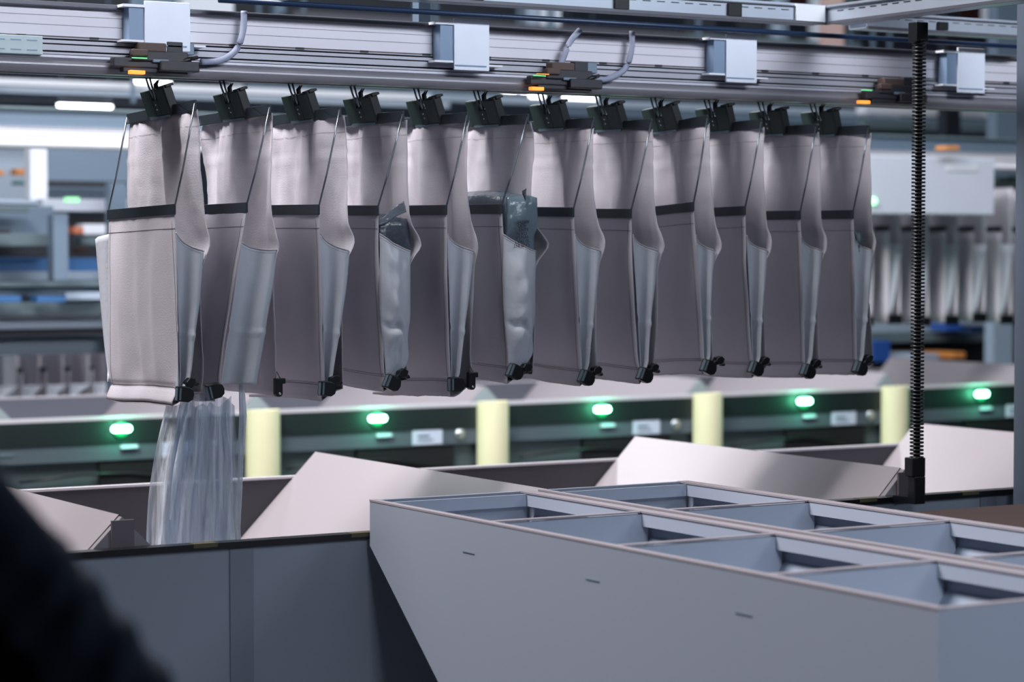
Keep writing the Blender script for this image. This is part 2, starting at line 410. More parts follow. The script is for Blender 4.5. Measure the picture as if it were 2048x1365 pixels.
hb = hopper_bin(3.113, 3.636, 'nearer grey hopper bin, its long blank side facing the camera')
for (px, py) in ((937, 1106), (1186, 1161), (1490, 1229)):
    # small pressed marks on the long side
    d = EYE; a = (px-CXP)/FPX
    y = 3.113/((FH.x+RT.x*a)/(FH.y+RT.y*a)); p = at(px, py, y)
    b = MB(); b.box(3.1115, 3.1135, y-.03, y+.03, p.z-.0012, p.z+.0012); b.build('pressed_mark', M['strip'], hb)
hopper_bin(3.668, 4.20, 'farther grey hopper bin, next to the brown board')

# brown board behind the bins
r = empty('brown_table', (5.6, 4.8, 0), 'dark brown board top behind the farther grey bin', 'table')
MB().box(4.30, 7.2, 3.9, 5.66, .775, .80).build('table_top', M['brown'], r, bevel=.003)
for x, y in ((4.4, 4.0), (7.1, 4.0), (4.4, 5.55), (7.1, 5.55)):
    MB().box(x-.03, x+.03, y-.03, y+.03, 0, .775).build('leg', M['post'], r)

# right hand post
pr = empty('steel_post', (5.62, 5.81, 0), 'tall grey steel post at the right edge of the photo', 'post')
xp = X_(2029, 5.90)
MB().box(xp, xp+.22, 5.74, 5.90, 0.008, 3.6).build('post_shaft', M['post'], pr, bevel=.006)
MB().box(xp-.0, xp+.25, 5.72, 5.92, 0, .008).build('base_plate', M['post'], pr)
b = MB(); b.box(xp+.002, xp+.218, 5.7385, 5.7395, 1.966, 1.969); b.build('joint_line', M['groove'], pr)

# ribbed energy chain in front of the rail
yc = 5.86; xc = X_(1836, yc)
zc0, zc1 = Z_(1836, 1008, yc), Z_(1836, 45, yc)
cr = empty('cable_chain', (xc, yc, zc0), 'black ribbed vertical cable chain in front of the rail at right', 'cable chain')
b = MB(); b.tube([(xc, yc, zc0), (xc, yc, zc1)], .011, 12); b.build('core', M['black'], cr)
b = MB(); z = Z_(1836, 915, yc)
while z < zc1-.05:
    b.disc((xc, yc, z), .022, .0062, 'z', 14); z += .0118
b.build('rib', M['black'], cr).update_tag()
cr.children[-1]['kind'] = 'stuff'
z9 = Z_(1836, 915, yc)
b = MB(); b.box(xc-.034, xc+.02, yc-.02, yc+.02, z9-.06, z9); b.box(xc-.022, xc+.022, yc-.018, yc+.018, zc0, z9-.06); b.build('lower_bracket', M['black'], cr, bevel=.003)
b = MB(); b.box(xc-.03, xc+.02, yc-.02, yc+.02, zc1-.062, zc1+.0); b.build('upper_bracket', M['black'], cr, bevel=.003)
b = MB(); b.box(xc-.015, xc+.015, yc+.02, YN-.013, zc0, zc0+.02); b.build('mounting_arm', M['black'], cr)

# ------------------------------------------------------------------ overhead rails
def overhead_rail(yf, x0, x1, label, mats, z=0.0, group=None):
    pm, am, lm, cm = mats
    r = empty('overhead_rail', ((x0+x1)/2, yf+.06, 2.1+z), label, 'conveyor rail', group)
    D = .12
    MB().box(x0, x1, yf+.005, yf+D, 2.206+z, 2.284+z).build('side_panel', pm, r)
    b = MB(); b.box(x0, x1, yf-.012, yf+D+.01, 2.284+z, 2.300+z); b.build('top_cap', cm, r, bevel=.004)
    g = MB()
    for zz in (2.262, 2.236): g.box(x0, x1, yf+.0042, yf+.006, zz+z-.0006, zz+z+.0006)
    g.build('panel_line', M['cap'], r)
    # track profile with grooves
    prof = [(yf+D, 2.206), (yf, 2.206), (yf, 2.198), (yf+.012, 2.198), (yf+.012, 2.193), (yf-.003, 2.193), (yf-.003, 2.184), (yf+.010, 2.184),
            (yf+.010, 2.180), (yf-.004, 2.180), (yf-.004, 2.164), (yf+.012, 2.164), (yf+.012, 2.159), (yf-.006, 2.159), (yf-.006, 2.153),
            (yf+.006, 2.153), (yf+.006, 2.151), (yf-.008, 2.151), (yf-.010, 2.144), (yf-.004, 2.141), (yf+D, 2.141)]
    b = MB(); b.prism([(p, q+z) for p, q in prof], x0, x1, 'x'); b.build('track_profile', am, r)
    g = MB()
    for (y_, za, zb) in ((yf+.0035, 2.1985, 2.2055),): g.box(x0, x1, y_-.0045, y_, za+z+.003, zb+z-.001)
    g.build('track_seam', M['brownd'], r)
    g = MB()
    for (y_, za, zb) in ((yf+.0115, 2.193, 2.198), (yf+.0095, 2.180, 2.184), (yf+.0115, 2.159, 2.164), (yf+.0055, 2.151, 2.153)):
        g.box(x0, x1, y_-.003, y_, za+z+.0002, zb+z-.0002)
    g.build('track_groove', M['groove'], r)
    # lower lip, gently rounded
    b = MB(); n = 8; poly = []
    for k in range(n+1):
        t = k/n; poly.append((yf+.004-.018*math.sin(math.pi*(.15+.7*t)), 2.141-.038*t+z))
    poly += [(yf+.05, 2.103+z), (yf+.05, 2.141+z)]
    b.prism(poly, x0, x1, 'x'); b.build('lower_lip', lm, r)
    MB().box(x0, x1, yf+.08, yf+D, 2.103+z, 2.141+z).build('lower_lip', lm, r)
    return r
YR = 6.455
rail = overhead_rail(YR, 0.4, 8.6, 'aluminium overhead rail carrying the sharp row of pouches', (M['railp'], M['alu'], M['lip'], M['cap']))
b = MB(); x = 1.2; k = 0
while x < 8.4:
    b.box(x, x+.028, YR-.002, YR+.003, 2.1995, 2.2055); x += .215
b.build('seam_clip', M['black'], rail)
overhead_rail(11.2, 2.0, 13.5, 'bright blurred overhead rail of the second chute row', (M['bgrey'], mat('rail2_alu_overexposed', (236, 236, 244), .4, .1), mat('rail2_lip_overexposed', (240, 240, 246), .4), M['bmid']))  # aluminium track and lip whitened in colour to look overexposed

# white plates on the near rail
for px, lab in ((930, 'white plate bracket on the rail above the fifth pouch from left'), (1467, 'pale bluish plate bracket on the rail left of the black chain'),
                (1925, 'white plate bracket on the rail right of the black chain'), (325, 'large white plate bracket above the leftmost orange light')):
    y = YR-.02
    big = px == 325
    x = X_(px, y)
    wd = .135 if px != 325 else .15
    zt, zb = (2.312, 2.155) if not big else (2.312, 2.172)
    r = empty('plate_bracket', (x, y, zb), lab, 'bracket', 'white plates along the near rail')
    b = MB(); b.box(x-wd/2+.01, x+wd/2, y-.035, y-.027, zb, zt)
    if big: b.add([(x-wd/2+.02, y-.035, zb), (x-wd/2+.02, y-.027, zb), (x, y-.030, zb-.03), (x, y-.036, zb-.03), (x+.03, y-.035, zb), (x+.03, y-.027, zb)], [(0, 3, 4), (1, 5, 2), (0, 1, 2, 3), (3, 2, 5, 4)])
    b.build('face_plate', M['whiteb'], r, bevel=.002)
    b = MB(); b.box(x-wd/2-.035, x-wd/2+.012, y-.028, y+.018, zb+.028, zt-.012); b.build('side_block', M['blueg'], r)
    b = MB(); b.box(x-wd/2-.055, x-wd/2+.012, y-.034, y+.012, zt-.02, zt-.012); b.build('upper_flange', M['white'], r)
    b = MB(); b.box(x-wd/2-.055, x-wd/2+.012, y-.030, y+.012, zb+.022, zb+.028); b.build('lower_flange', M['white'], r)
    b = MB(); b.box(x+wd/2, x+wd/2+.05, y-.03, y+.012, zb+.015, zb+.021); b.build('lower_flange', M['white'], r)
    b = MB(); b.box(x-wd/2+.012, x+wd/2-.012, y-.037, y-.0355, zb+.012, zb+.016); b.build('slot_line', M['blueg'], r)
# extra printed plate at far left of the rail
r = empty('coupling_plate', (X_(40, YR), YR, 2.15), 'pale slotted coupling plate on the rail at the far left', 'plate')
xa, xb_ = X_(-60, YR-.02), X_(88, YR-.02)
MB().box(xa, xb_, YR-.024, YR-.012, 2.148, 2.2).build('plate', mat('coupling_pale', (176, 194, 200), .5), r, bevel=.002)
for k in range(4):
    for zz in (2.187, 2.160):
        x = lerp(xa, xb_, .12+.22*k); MB().box(x, x+.03, YR-.0255, YR-.0235, zz-.0015, zz+.0015).build('slot', M['blueg'], r)

# sensor units with orange lights
for px, pled, lab, cab in ((322, 278, 'dark sensor unit with orange light above the leftmost pouch', 1), (1135, 1076, 'dark sensor unit with orange light between two white ceiling lamps', 2),
                           (1790, 1729, 'dark sensor unit with orange light just left of the black chain', 0)):
    y = YR-.03; x = X_(px, y); s = .95
    r = empty('sensor_unit', (x, y, 2.10), lab, 'sensor', 'sensor units under the near rail')
    b = MB(); b.cbox((x-.03, y-.008, 2.135), (.24, .03, .028)); b.cbox((x-.01, y-.016, 2.155), (.17, .03, .03)); b.cbox((x+.045, y-.02, 2.128), (.12, .045, .03))
    b.cbox((x-.02, y-.005, 2.116), (.2, .026, .018))
    b.build('housing', mat('sensor_housing_%d' % px, (44, 44, 52), .45, var=.3, vscale=26, stretch=(1, 1, 3)), r, bevel=.004)
    b = MB(); b.cbox((x-.035, y-.012, 2.180), (.085, .04, .026)); b.cbox((x-.075, y-.03, 2.163), (.05, .02, .02)); b.build('sensor_head', M['brownd'], r, bevel=.004)
    b = MB(); b.cbox((x+.035, y-.012, 2.183), (.05, .03, .032)); b.build('connector', M['bdark'], r, bevel=.003)
    b = MB(); b.cbox((x+.075, y-.01, 2.180), (.045, .025, .034)); b.build('metal_clamp', M['bgrey'], r, bevel=.003)
    b = MB(); b.cbox((x-.01, y-.028, 2.142), (.05, .01, .01)); b.build('metal_clamp', M['bgrey'], r, bevel=.003)
    b = MB(); b.tube([(x+.11, y-.01, 2.158), (x+.07, y-.035, 2.15), (x+.03, y-.03, 2.135), (x+.06, y-.03, 2.118), (x+.11, y-.02, 2.122)], .006); b.build('looped_cable', M['black'], r)
    b = MB(); xl = X_(pled, y-.04); b.cbox((xl, y-.03, 2.107), (.046, .02, .011)); b.build('orange_light', M['led'], r, bevel=.002, label='glowing orange light')
    b = MB(); b.cbox((xl+.004, y-.042, 2.147), (.045, .004, .0022)); b.build('status_light', M['ledg'], r)
    if cab == 2:
        b = MB(); b.cbox((xl+.016, y-.042, 2.1525), (.045, .004, .0022)); b.build('orange_status_light', M['led'], r)
    if cab:
        def cable(pts, nm='pale_cable'):
            P = [at(a, c, YR-.03) for a, c in pts]; Q = []
            for i in range(len(P)-1):
                p0 = P[max(i-1, 0)]; p1 = P[i]; p2 = P[i+1]; p3 = P[min(i+2, len(P)-1)]
                for t in (0, .2, .4, .6, .8):
                    Q.append(.5*((2*p1)+(p2-p0)*t+(2*p0-5*p1+4*p2-p3)*t*t+(3*p1-p0-3*p2+p3)*t**3))
            Q.append(P[-1]); b = MB(); b.tube(Q, .0095, 10); b.build(nm, M['hose'], r)
        if cab == 2:
            cable([(1160, 60), (1140, 84), (1126, 118), (1118, 138)]); cable([(1264, 62), (1263, 100), (1250, 138), (1215, 158), (1178, 160)])
        else:
            cable([(488, 22), (486, 62), (472, 100), (440, 121), (402, 124)])

# blue tube and cable trays above
ZT = Z_(1380, 55, 6.36)
t = MB(); t.tube([(X_(440, 6.36), 6.36, ZT), (X_(2060, 6.36), 6.36, ZT)], .0085, 12)
tag(t.build('compressed_air_tube', M['navy']), 'long navy blue tube running just above the near rail', 'tube')
def tray(pts, label, slots, zb, h=.062, wdt=.10, post=True):
    """a U-shaped cable tray along a poly line (x,y)"""
    r = empty('cable_tray', (pts[0][0], pts[0][1], zb), label, 'cable tray', 'galvanised cable trays')
    b = MB(); s1 = MB(); ln = MB()
    for (xa, ya), (xb_, yb) in zip(pts[:-1], pts[1:]):
        d = Vector((xb_-xa, yb-ya, 0)); L = d.length; d.normalize(); n = Vector((-d.y, d.x, 0))
        M4 = Matrix((( d.x, n.x, 0, xa), (d.y, n.y, 0, ya), (0, 0, 1, zb), (0, 0, 0, 1)))
        sg = 1 if d.x > .5 else 1
        b.box(0, L, 0, .004, 0, h, M4); b.box(0, L, wdt-.004, wdt, 0, h, M4); b.box(0, L, 0, wdt, 0, .004, M4)
        ln.box(0, L, -.008, .0, h*.80, h*.86, M4); ln.box(0, L, -.008, 0, -.004, .006, M4)
        x = .06
        while x < L-.06 and slots:
            s1.box(x, x+.03, -.002, .0005, h*.60, h*.64, M4); x += .055
    b.build('channel', M['tray'], r); ln.build('edge_rail', M['cap'], r)
    if slots:
        o = s1.build('slot_row', M['groove'], r); o['kind'] = 'stuff'
    return r
YT = 6.33
zt_ = Z_(1640, 47, YT)
xt1 = X_(1650, YT)
r = tray([(X_(560, YT), YT), (xt1, YT), (xt1+.02, 4.4)], 'slotted cable tray above the blue tube, turning towards the camera at right', True, zt_)
for px in (950, 1240, 1465, ):
    x = X_(px, YT); MB().box(x-.026, x+.026, YT-.012, YT-.002, zt_+.006, zt_+.046).build('dark_clamp', M['black'], r)
x = X_(1615, YT); MB().box(x-.06, x+.06, YT-.012, YT-.002, zt_+.004, zt_+.058).build('joint_plate', M['white'], r)
y3 = 6.52; z3 = Z_(1900, 66, y3)
r = tray([(X_(1842, y3)-.25, y3), (X_(2060, y3), y3)], 'slotted cable tray at the top right between chain and post', True, z3, .058)
x = X_(1880, y3); MB().box(x-.022, x+.022, y3-.012, y3-.002, z3+.008, z3+.036).build('dark_clamp', M['black'], r)
# hanger drops holding trays and rail from the roof
HL = {1.2: 'near the left end of', 3.6: 'above the middle of', 6.9: 'behind the black chain on', 8.3: 'near the far right end of'}
for x in (1.2, 3.6, 6.9, 8.3):
    b = MB(); b.box(x-.02, x+.02, YR+.05, YR+.09, 2.3, 7.99)
    tag(b.build('rail_hanger', M['bgrey']), 'slim grey roof hanger ' + HL[x] + ' the near rail', 'hanger', 'hangers of the near rail')

# ------------------------------------------------------------------ pouches
YP = 6.525; W = .5; YNr, YFr = YP-W/2, YP+W/2
ZTOP = 2.022
PX = [  # top near, top far y, front near (x,y), front far y, front bottom near (x,y), clip centre, clip style
    dict(t=(390, 200), tf=228, f=(350, 408), ff=420, b=(357, 808), bf=797, cx=322, body=(369, 789), arm=(379, 766), st='v'),
    dict(t=(540, 208), tf=232, f=(494, 405), ff=413, b=(436, 803), bf=796, cx=462, body=(430, 782), arm=None, back=(556, 775), st='o'),
    dict(t=(680, 213), tf=233, f=(638, 409), ff=411, b=(650, 801), bf=792, cx=598, body=(654, 778), arm=(668, 760), st='v'),
    dict(t=(806, 222), tf=236, f=(756, 411), ff=411, b=(772, 783), bf=760, cx=726, body=(784, 767), arm=(804, 747), st='t'),
    dict(t=(935, 224), tf=240, f=(893, 410), ff=412, b=(905, 794), bf=788, cx=855, body=(912, 769), arm=None, back=(942, 762), st='o'),
    dict(t=(1056, 228), tf=238, f=(1003, 408), ff=411, b=(1018, 768), bf=735, cx=974, body=(1030, 745), arm=(1052, 735), st='t'),
    dict(t=(1187, 235), tf=246, f=(1147, 415), ff=413, b=(1165, 772), bf=750, cx=1101, body=(1173, 757), arm=(1192, 741), st='t'),
    dict(t=(1303, 238), tf=248, f=(1262, 418), ff=417, b=(1284, 767), bf=752, cx=1218, body=(1290, 752), arm=(1306, 736), st='t'),
    dict(t=(1415, 230), tf=262, f=(1387, 404), ff=424, b=(1410, 750), bf=752, cx=1330, body=(1417, 736), arm=(1437, 721), st='t'),
    dict(t=(1523, 238), tf=256, f=(1490, 412), ff=421, b=(1508, 756), bf=748, cx=1438, body=(1512, 739), arm=(1528, 722), st='t'),
    dict(t=(1632, 248), tf=258, f=(1600, 421), ff=424, b=(1610, 757), bf=748, cx=1544, body=(1616, 744), arm=(1631, 727), st='t'),
    dict(t=(1737, 250), tf=258, f=(1706, 420), ff=423, b=(1714, 752), bf=742, cx=1648, body=(1720, 738), arm=(1735, 718), st='t'),
]
LAB = ['leftmost cloth pouch, hanging clear of the others with its whole front showing',
       'cloth pouch swung open at the bottom, dropping the clear plastic bag',
       'cloth pouch right of the opened one, above the second green lamp from left',
       'fourth cloth pouch from left, dark film item showing at its open side',
       'fifth cloth pouch from left, split black bottom catch and ragged lower hem',
       'cloth pouch filled with a grey printed polybag, sides bulging',
       'cloth pouch just right of the one holding the grey polybag',
       'eighth cloth pouch from left, second one right of the grey polybag',
       'cloth pouch whose front bar tilts up to the right most',
       'cloth pouch third from the right end of the row',
       'cloth pouch second from the right end of the row',
       'rightmost cloth pouch, small dark item peeking out of its side']
def nz(x, y, z): return noise.noise(Vector((x, y, z)))

def strap_clip(r, X0, zc, tilt, sd):
    """top spring clip: dark block with a notch, lip and two claws, on two wires"""
    M4 = Matrix.Translation((X0, YP, zc)) @ Matrix.Rotation(tilt, 4, 'Y') @ Matrix.Rotation(math.radians(sd), 4, 'X')
    h, hw, t = .040, .087, .010
    b = MB()
    # s axis: -Y is the near end
    b.box(-t, t, .017, hw, -h, h, M4); b.box(-t, t, -hw, -.023, -h, h, M4); b.box(-t, t, -.023, .017, -h, h-.030, M4)
    body = b.build('clip_body', M['clip'], r, bevel=.0035)
    b = MB(); b.box(-t-.0005, t+.006, -hw-.009, -hw+.002, -h-.0, h+.004, M4); b.box(-t+.006, t+.012, -hw-.016, -hw+.010, h-.002, h+.006, M4); b.box(-t+.002, t+.016, -hw+.002, -hw+.03, h, h+.005, M4)
    b.build('clip_cheek', M['clipd'], body, bevel=.002)
    b = MB(); b.box(-t-.002, -t+.003, -hw+.004, hw-.02, -h-.006, -h+.001, M4); b.build('clip_lip', M['strip'], body)
    b = MB()
    for (yy, zz, rr) in ((-.004, -.004, .0032), (-.005, -.018, .0032)):
        b.tube([M4 @ Vector((-t-.002, yy, zz)), M4 @ Vector((-t+.002, yy, zz))], rr, 10)
    b.tube([M4 @ Vector((-t*.2, -.003, h-.012)), M4 @ Vector((-t*.2, -.003, h-.032))], .003, 8)
    b.build('rivet', M['rivet'], body)
    for off in (-.016, -.003):
        b = MB(); pts = [M4 @ Vector((.006, off-.006, h-.03)), M4 @ Vector((.002, off-.006, h-.005)), M4 @ Vector((.004, off-.008, h+.012)), M4 @ Vector((.014, off-.014, h+.022))]
        b.tube(pts, .0042, 8, rad=[.004, .005, .0045, .002]); b.build('claw', M['clipd'], body)
    top = M4 @ Vector((0, 0, h))
    for off in (.012, -.008):
        b = MB(); a = M4 @ Vector((-.002, off+.004, h-.03)); c = Vector((X0-.033+(.0 if off > 0 else .004), YP+off+.008, 2.118))
        b.tube([a, lerp(a, c, .5)+Vector((-.002, 0, 0)), c], .0029, 6); b.build('hook_wire', M['rod'], r)

def catch(r, p, style, armp=None):
    """black plastic bottom catch at the near lower corner"""
    x, z = p
    y = YNr-.012
    ang = {'v': math.radians(4), 't': math.radians(24), 'o': math.radians(0)}[style]
    if style == 'o' and armp == 'tilt': ang = math.radians(-14)
    M4 = Matrix.Translation((x, y, z)) @ Matrix.Rotation(ang, 4, 'Y')
    b = MB()
    poly = [(-.024, -.021), (-.024, .021), (-.006, .023), (.010, .021), (.021, .014), (.025, .0), (.022, -.014), (.010, -.022)]
    b.prism(poly, -.014, .014, 'y', M4)
    body = b.build('bottom_catch', M['black'], r, bevel=.003)
    b = MB(); b.box(-.0262, -.0235, -.010, .004, -.018, .017, M4); b.box(-.021, -.016, -.0158, -.0138, -.017, .017, M4); b.build('catch_strip', M['strip'], body)
    if isinstance(armp, tuple):
        ax, az = armp
        d = Vector((ax-x, 0, az-z)); L = d.length; a2 = math.atan2(d.z, d.x)
        M5 = Matrix.Translation((x, y, z)) @ Matrix.Rotation(-a2, 4, 'Y')
        b = MB(); b.box(.01, L+.006, -.009, .010, -.008, .008, M5)
        n = 6; M6 = Matrix.Translation((ax, y, az)) @ Matrix.Rotation(-a2+.3, 4, 'Y')
        b.prism([(.0175*math.cos(2*math.pi*k/n), .014*math.sin(2*math.pi*k/n)) for k in range(n)], -.013, .013, 'y', M6)
        b.prism([(.002, -.012), (.016, -.012), (.016, -.022), (.006, -.022)], -.010, .010, 'y', M6)
        b.build('catch_arm', M['black'], body, bevel=.002)

def make_pouch(i, D):
    cfx = at(D['t'][0], D['t'][1], YNr); XB_ = cfx.x
    tn = cfx.z; tf = at(X_px(XB_, YFr), D['tf'], YFr).z
    fn = at(D['f'][0], D['f'][1], YNr); XF = fn.x; fnz = fn.z; ffz = at(X_px(XF, YFr), D['ff'], YFr).z
    bn = at(D['b'][0], D['b'][1], YNr); XFb = bn.x; bnz = bn.z; bfz = at(X_px(XFb, YFr), D['bf'], YFr).z
    op = D['st'] == 'o' and i == 1
    r = empty('fabric_pouch', (XB_, YP, tn), LAB[i], 'pouch', 'cloth pouches hanging in a row from the near rail')
    seed = i*7.3+1.1
    def zt(s): return lerp(tf, tn, s)      # s 0 = far, 1 = near
    def Y(s): return lerp(YFr, YNr, s)
    bulge = {3: 1.0, 5: 1.3}.get(i, 0.0)
    rng = random.Random(i+3)
    ph = [rng.uniform(0, 6.28) for _ in range(8)]; flare = rng.uniform(.008, .022)
    if i in (0, 1): flare = .014
    # ---------------- back panel
    zbn = bnz + (.022 if not op else 0.0)
    XBb = XB_ + .012
    def back(u, v):
        s = u; z0 = zt(s)-.026; z1 = lerp(bfz, zbn, s)+.01
        if i == 1: z1 = 1.182
        z = lerp(z0, z1, v)
        dz = z0 - z
        cl = math.exp(-((s-.5)/.34)**2)
        x = lerp(XB_+.004, XBb, sm(v))
        # gathers below the clip
        x += .004 + .0036*math.exp(-dz/.05)*cl*sm(dz/.02)*(math.sin(s*88+ph[0])+.6*math.sin(s*53+ph[6])) 
        f1 = math.exp(-((dz-.22)/.26)**2)
        x += .011*f1*math.sin(s*9+ph[1]+dz*4) + .008*f1*math.sin(s*17+ph[2]-dz*7)*cl
        x += .020*nz(s*5+seed, dz*3.2-s*1.5, seed)*sm(dz/.06)
        x += .010*nz(s*13+seed, dz*6+s*3, seed+4)*sm(dz/.03)*(.4+.6*math.exp(-dz/.25))
        x += .0035*abs(nz(s*20+seed, dz*22, seed+9))*sm(dz/.1)
        # near edge bulges out away from the front at the opening
        e = math.exp(-((z-1.622)/.05)**2)
        x += flare*e*sm((s-.70)/.3)*(1.0+.4*nz(z*30, seed, 2))
        x += .0022*math.exp(-((dz-.105-.006*math.sin(s*5+ph[5]))/.004)**2) - .0022*math.exp(-((dz-.115-.006*math.sin(s*5+ph[5]))/.006)**2)
        x += bulge*.02*e
        # curled edge
        y = Y(s) - .006*sm((s-.9)/.1)*e*3 + .004*sm((s-.85)/.15)*math.sin(min(1, dz/.3)*math.pi)
        return Vector((x, y, z))
    b = MB(); b.grid(back, 44, 56); bp = b.build('back_panel', M['cloth'], r, thick=.0015)
    # seam under top bar and hem crease
    sb = MB()
    pts = [back(k/24, .012+.045) + Vector((-.0016, 0, 0)) for k in range(25)]
    sb.tube(pts, .0003, 4)
    sb.build('seam', M['seam'], bp)
    # ---------------- front panel
    def fx(v, s):  # x of the front panel
        return lerp(XF, XFb, v)
    def front(u, v):
        s = u; z0 = lerp(ffz, fnz, s)-.012; z1 = lerp(bfz, bnz, s)
        z = lerp(z0, z1, v)
        x = fx(v, s)
        zc = z - z1
        fade = math.sin(math.pi*min(1, v*1.02))
        x += .007*math.sin(s*10+ph[3])*sm(v*3)*sm(zc/.1) + .005*nz(s*6, z*2.5, seed)*sm(v*4)
        x += .0018*nz(s*14, z*10, seed+1) + (.0045 if i == 0 else .0022)*math.sin(s*23+ph[7]+.8*math.sin(z*5))*sm(v*3)*sm(zc/.12)
        x += -.012*fade*math.sin(math.pi*s)*(1 if not bulge else 2.2)
        if i in (3, 5): x += .0
        # crease above the hem, hem folds forward
        if zc < .05: x += (-.020 if i == 0 else -.009)*sm((.05-zc)/.05) + .008*math.exp(-((zc-.05)/.006)**2)
        z += .0025*math.sin(s*6+ph[4])*v
        y = Y(s)
        return Vector((x, y, z))
    b = MB(); b.grid(front, 30, 60); fp = b.build('front_panel', M['cloth'], r, thick=.0015)
    sb = MB()
    L = fnz-bnz
    for dzz in (.058,):
        pts = [front(k/24, dzz/L) + Vector((-.0014, 0, 0)) for k in range(25)]; sb.tube(pts, .0006, 4)
    for dzz in (.046, .052):
        pts = [front(k/24, 1-dzz/L) + Vector((-.0014, 0, 0)) for k in range(25)]; sb.tube(pts, .0006, 4)
    pts = [front(.962, .06+.86*k/24) + Vector((-.0014, 0, 0)) for k in range(25)]; sb.tube(pts, .0005, 4)
    if i == 0:
        pts = [front(.035, .06+.86*k/24) + Vector((-.0014, 0, 0)) for k in range(25)]; sb.tube(pts, .0005, 4)
    sb.build('seam', M['seam'], fp)
    # ---------------- near gusset
    wb = {3: .050, 5: .058, 0: .030, 1: .13, 2: .018, 4: .018}.get(i, .020)
    def gus(u, v, far=False):
        ztopF = 1.652; ztopB = 1.600
        if i == 1: ztopF, ztopB = 1.625, 1.605
        z1 = (bnz+.040) if not op else bnz+.045
        zz0 = lerp(ztopF, ztopB, u) - .008*math.sin(math.pi*u)
        z = lerp(zz0, z1, v)
        vf = (fnz-.012-z)/(fnz-.012-bnz)
        xf = fx(max(0, min(1, vf)), 1)
        back0 = XBb+flare*.9
        k = sm(v*1.0) if not bulge else sm(max(0, (v-.5)/.5))*.9
        if i == 1: xb = lerp(back0, XBb-.055, v)
        elif bulge: xb = lerp(back0, xf+wb+.012+.02*math.sin(v*9), k)
        else: xb = lerp(back0, xf+wb, v**1.35)
        if bulge and v > .80:
            q_ = (v-.80)/.20; xb = xf+.012+(xb-xf-.012)*math.sqrt(max(0, 1-q_*q_))
        elif v > .93 and i != 1: xb = lerp(xb, xf+.010, (v-.93)/.07)
        if bulge: xf -= .010*math.sin(math.pi*sm(v))*(v > 0)
        x = lerp(xf+.001, xb, u)
        out = math.sin(math.pi*u)
        if not far:
            if bulge:
                y = YNr - (.030*bulge*out*math.sin(math.pi*min(1, .12+v*.9)))
                y += .012*nz(x*40, z*18, seed)*out
                y += .024*out*math.exp(-((z-1.37+.05*(u-.5)+.01*math.sin(u*9))/.011)**2) - .010*out*math.exp(-((z-1.34)/.03)**2) + .008*math.exp(-((u-.55)/.04)**2)*sm((1.36-z)/.03)      # crease where the load sits
            else:
                ridge = .70
                y = YNr + .042*(math.sin(math.pi*min(1, u/ridge)) if u < ridge else -.35*math.sin(math.pi*(u-ridge)/(1-ridge)))*(.45+.4*v)
                y += .003*nz(x*30, z*14, seed)*out
                x += .003*nz(2, z*9, seed)*u
                if abs(v-.62) < .02: y -= .004
        else:
            y = YFr + (.14*math.sin(math.pi*u**.6)*(1-v)**.7 if i == 0 else -.02*out)
            x = lerp(xf+.001, xb, u) - (.02*out if i == 0 else 0)
        return Vector((x, y, z))
    b = MB(); b.grid(lambda u, v: gus(u, v), 16, 48); gp = b.build('side_gusset', M['lining'], r, thick=.0014)
    sb = MB(); sb.tube([gus(k/14, .0)+Vector((0, -.001, 0)) for k in range(15)], .0022, 6); sb.tube([gus(k/14, .022)+Vector((0, -.0012, 0)) for k in range(15)], .0005, 4)
    sb.build('gusset_edge', M['hem'], gp)
    b = MB(); b.grid(lambda u, v: gus(u, v, True), 10, 24); b.build('side_gusset', M['lining'], r, thick=.0014)
    # bottom fold between the panels
    def bot(u, v):
        a = front(u, 1.0); c = back(u, 1.0)
        p = lerp(a, c, v); p.z += .006*math.sin(math.pi*v) + (.003*nz(u*20, v*9, seed))
        if i == 4: p.z -= .014*math.sin(math.pi*min(1, v*1.3))*(sm((u-.3)/.2))*(1+.5*nz(u*25, 3, seed))
        if i == 0: p.z -= .006*sm(u*4)
        return p
    if not op:
        b = MB(); b.grid(bot, 20, 5); b.build('bottom_fold', M['hem'], r, thick=.0015)
    # ---------------- bars and rods
    b = MB(); Msk = Matrix.Identity(4)
    def bar(x, zn, zf, hgt, ext=.004):
        bb = MB(); t = .0035
        ya, yb = YNr-ext, YFr+ext
        vs = []
        for (yy, zz) in ((ya, zn), (yb, zf)):
            for xx in (x-t, x+t):
                for q in (0, -hgt): vs.append((xx, yy, zz+q))
        bb.add(vs, [(0, 1, 3, 2), (4, 6, 7, 5), (0, 4, 5, 1), (2, 3, 7, 6), (0, 2, 6, 4), (1, 5, 7, 3)])
        return bb
    tb = bar(XB_, tn, tf, .031).build('top_bar', M['bar'], r, bevel=.0015)
    b2 = MB()
    q = .30
    zq = lerp(tn, tf, .13)
    b2.add([(XB_-.0042, YNr+.035, tn-.030), (XB_-.0042, YNr+.11, tn-.002+(tf-tn)*.2), (XB_-.0042, YNr+.0, tn-.001), (XB_-.0042, YNr+.0, tn-.030)], [(0, 1, 2, 3)])
    b2.build('bar_facet', mat('bar_facet_%d' % i, (40, 47, 53), .3), tb, thick=.0008)
    bar(XF-.002, fnz, ffz, .030).build('front_bar', M['bar'], r, bevel=.0015)
    for (yy, za, zb) in ((YNr-.002, tn-.01, fnz-.004), (YFr+.002, tf-.01, ffz-.004)):
        bb = MB(); P0 = Vector((XB_-.002, yy, za)); P1 = Vector((XF-.001, yy, zb))
        bb.tube([P0, lerp(P0, P1, .33)+Vector((.002, 0, 0)), lerp(P0, P1, .66)+Vector((.003, 0, 0)), P1], .0028, 8); bb.build('side_rod', M['rod'], r)
    # ---------------- clips
    Xc = X_(D['cx'], YP)
    slope = math.degrees(math.atan2(tn-tf, W))
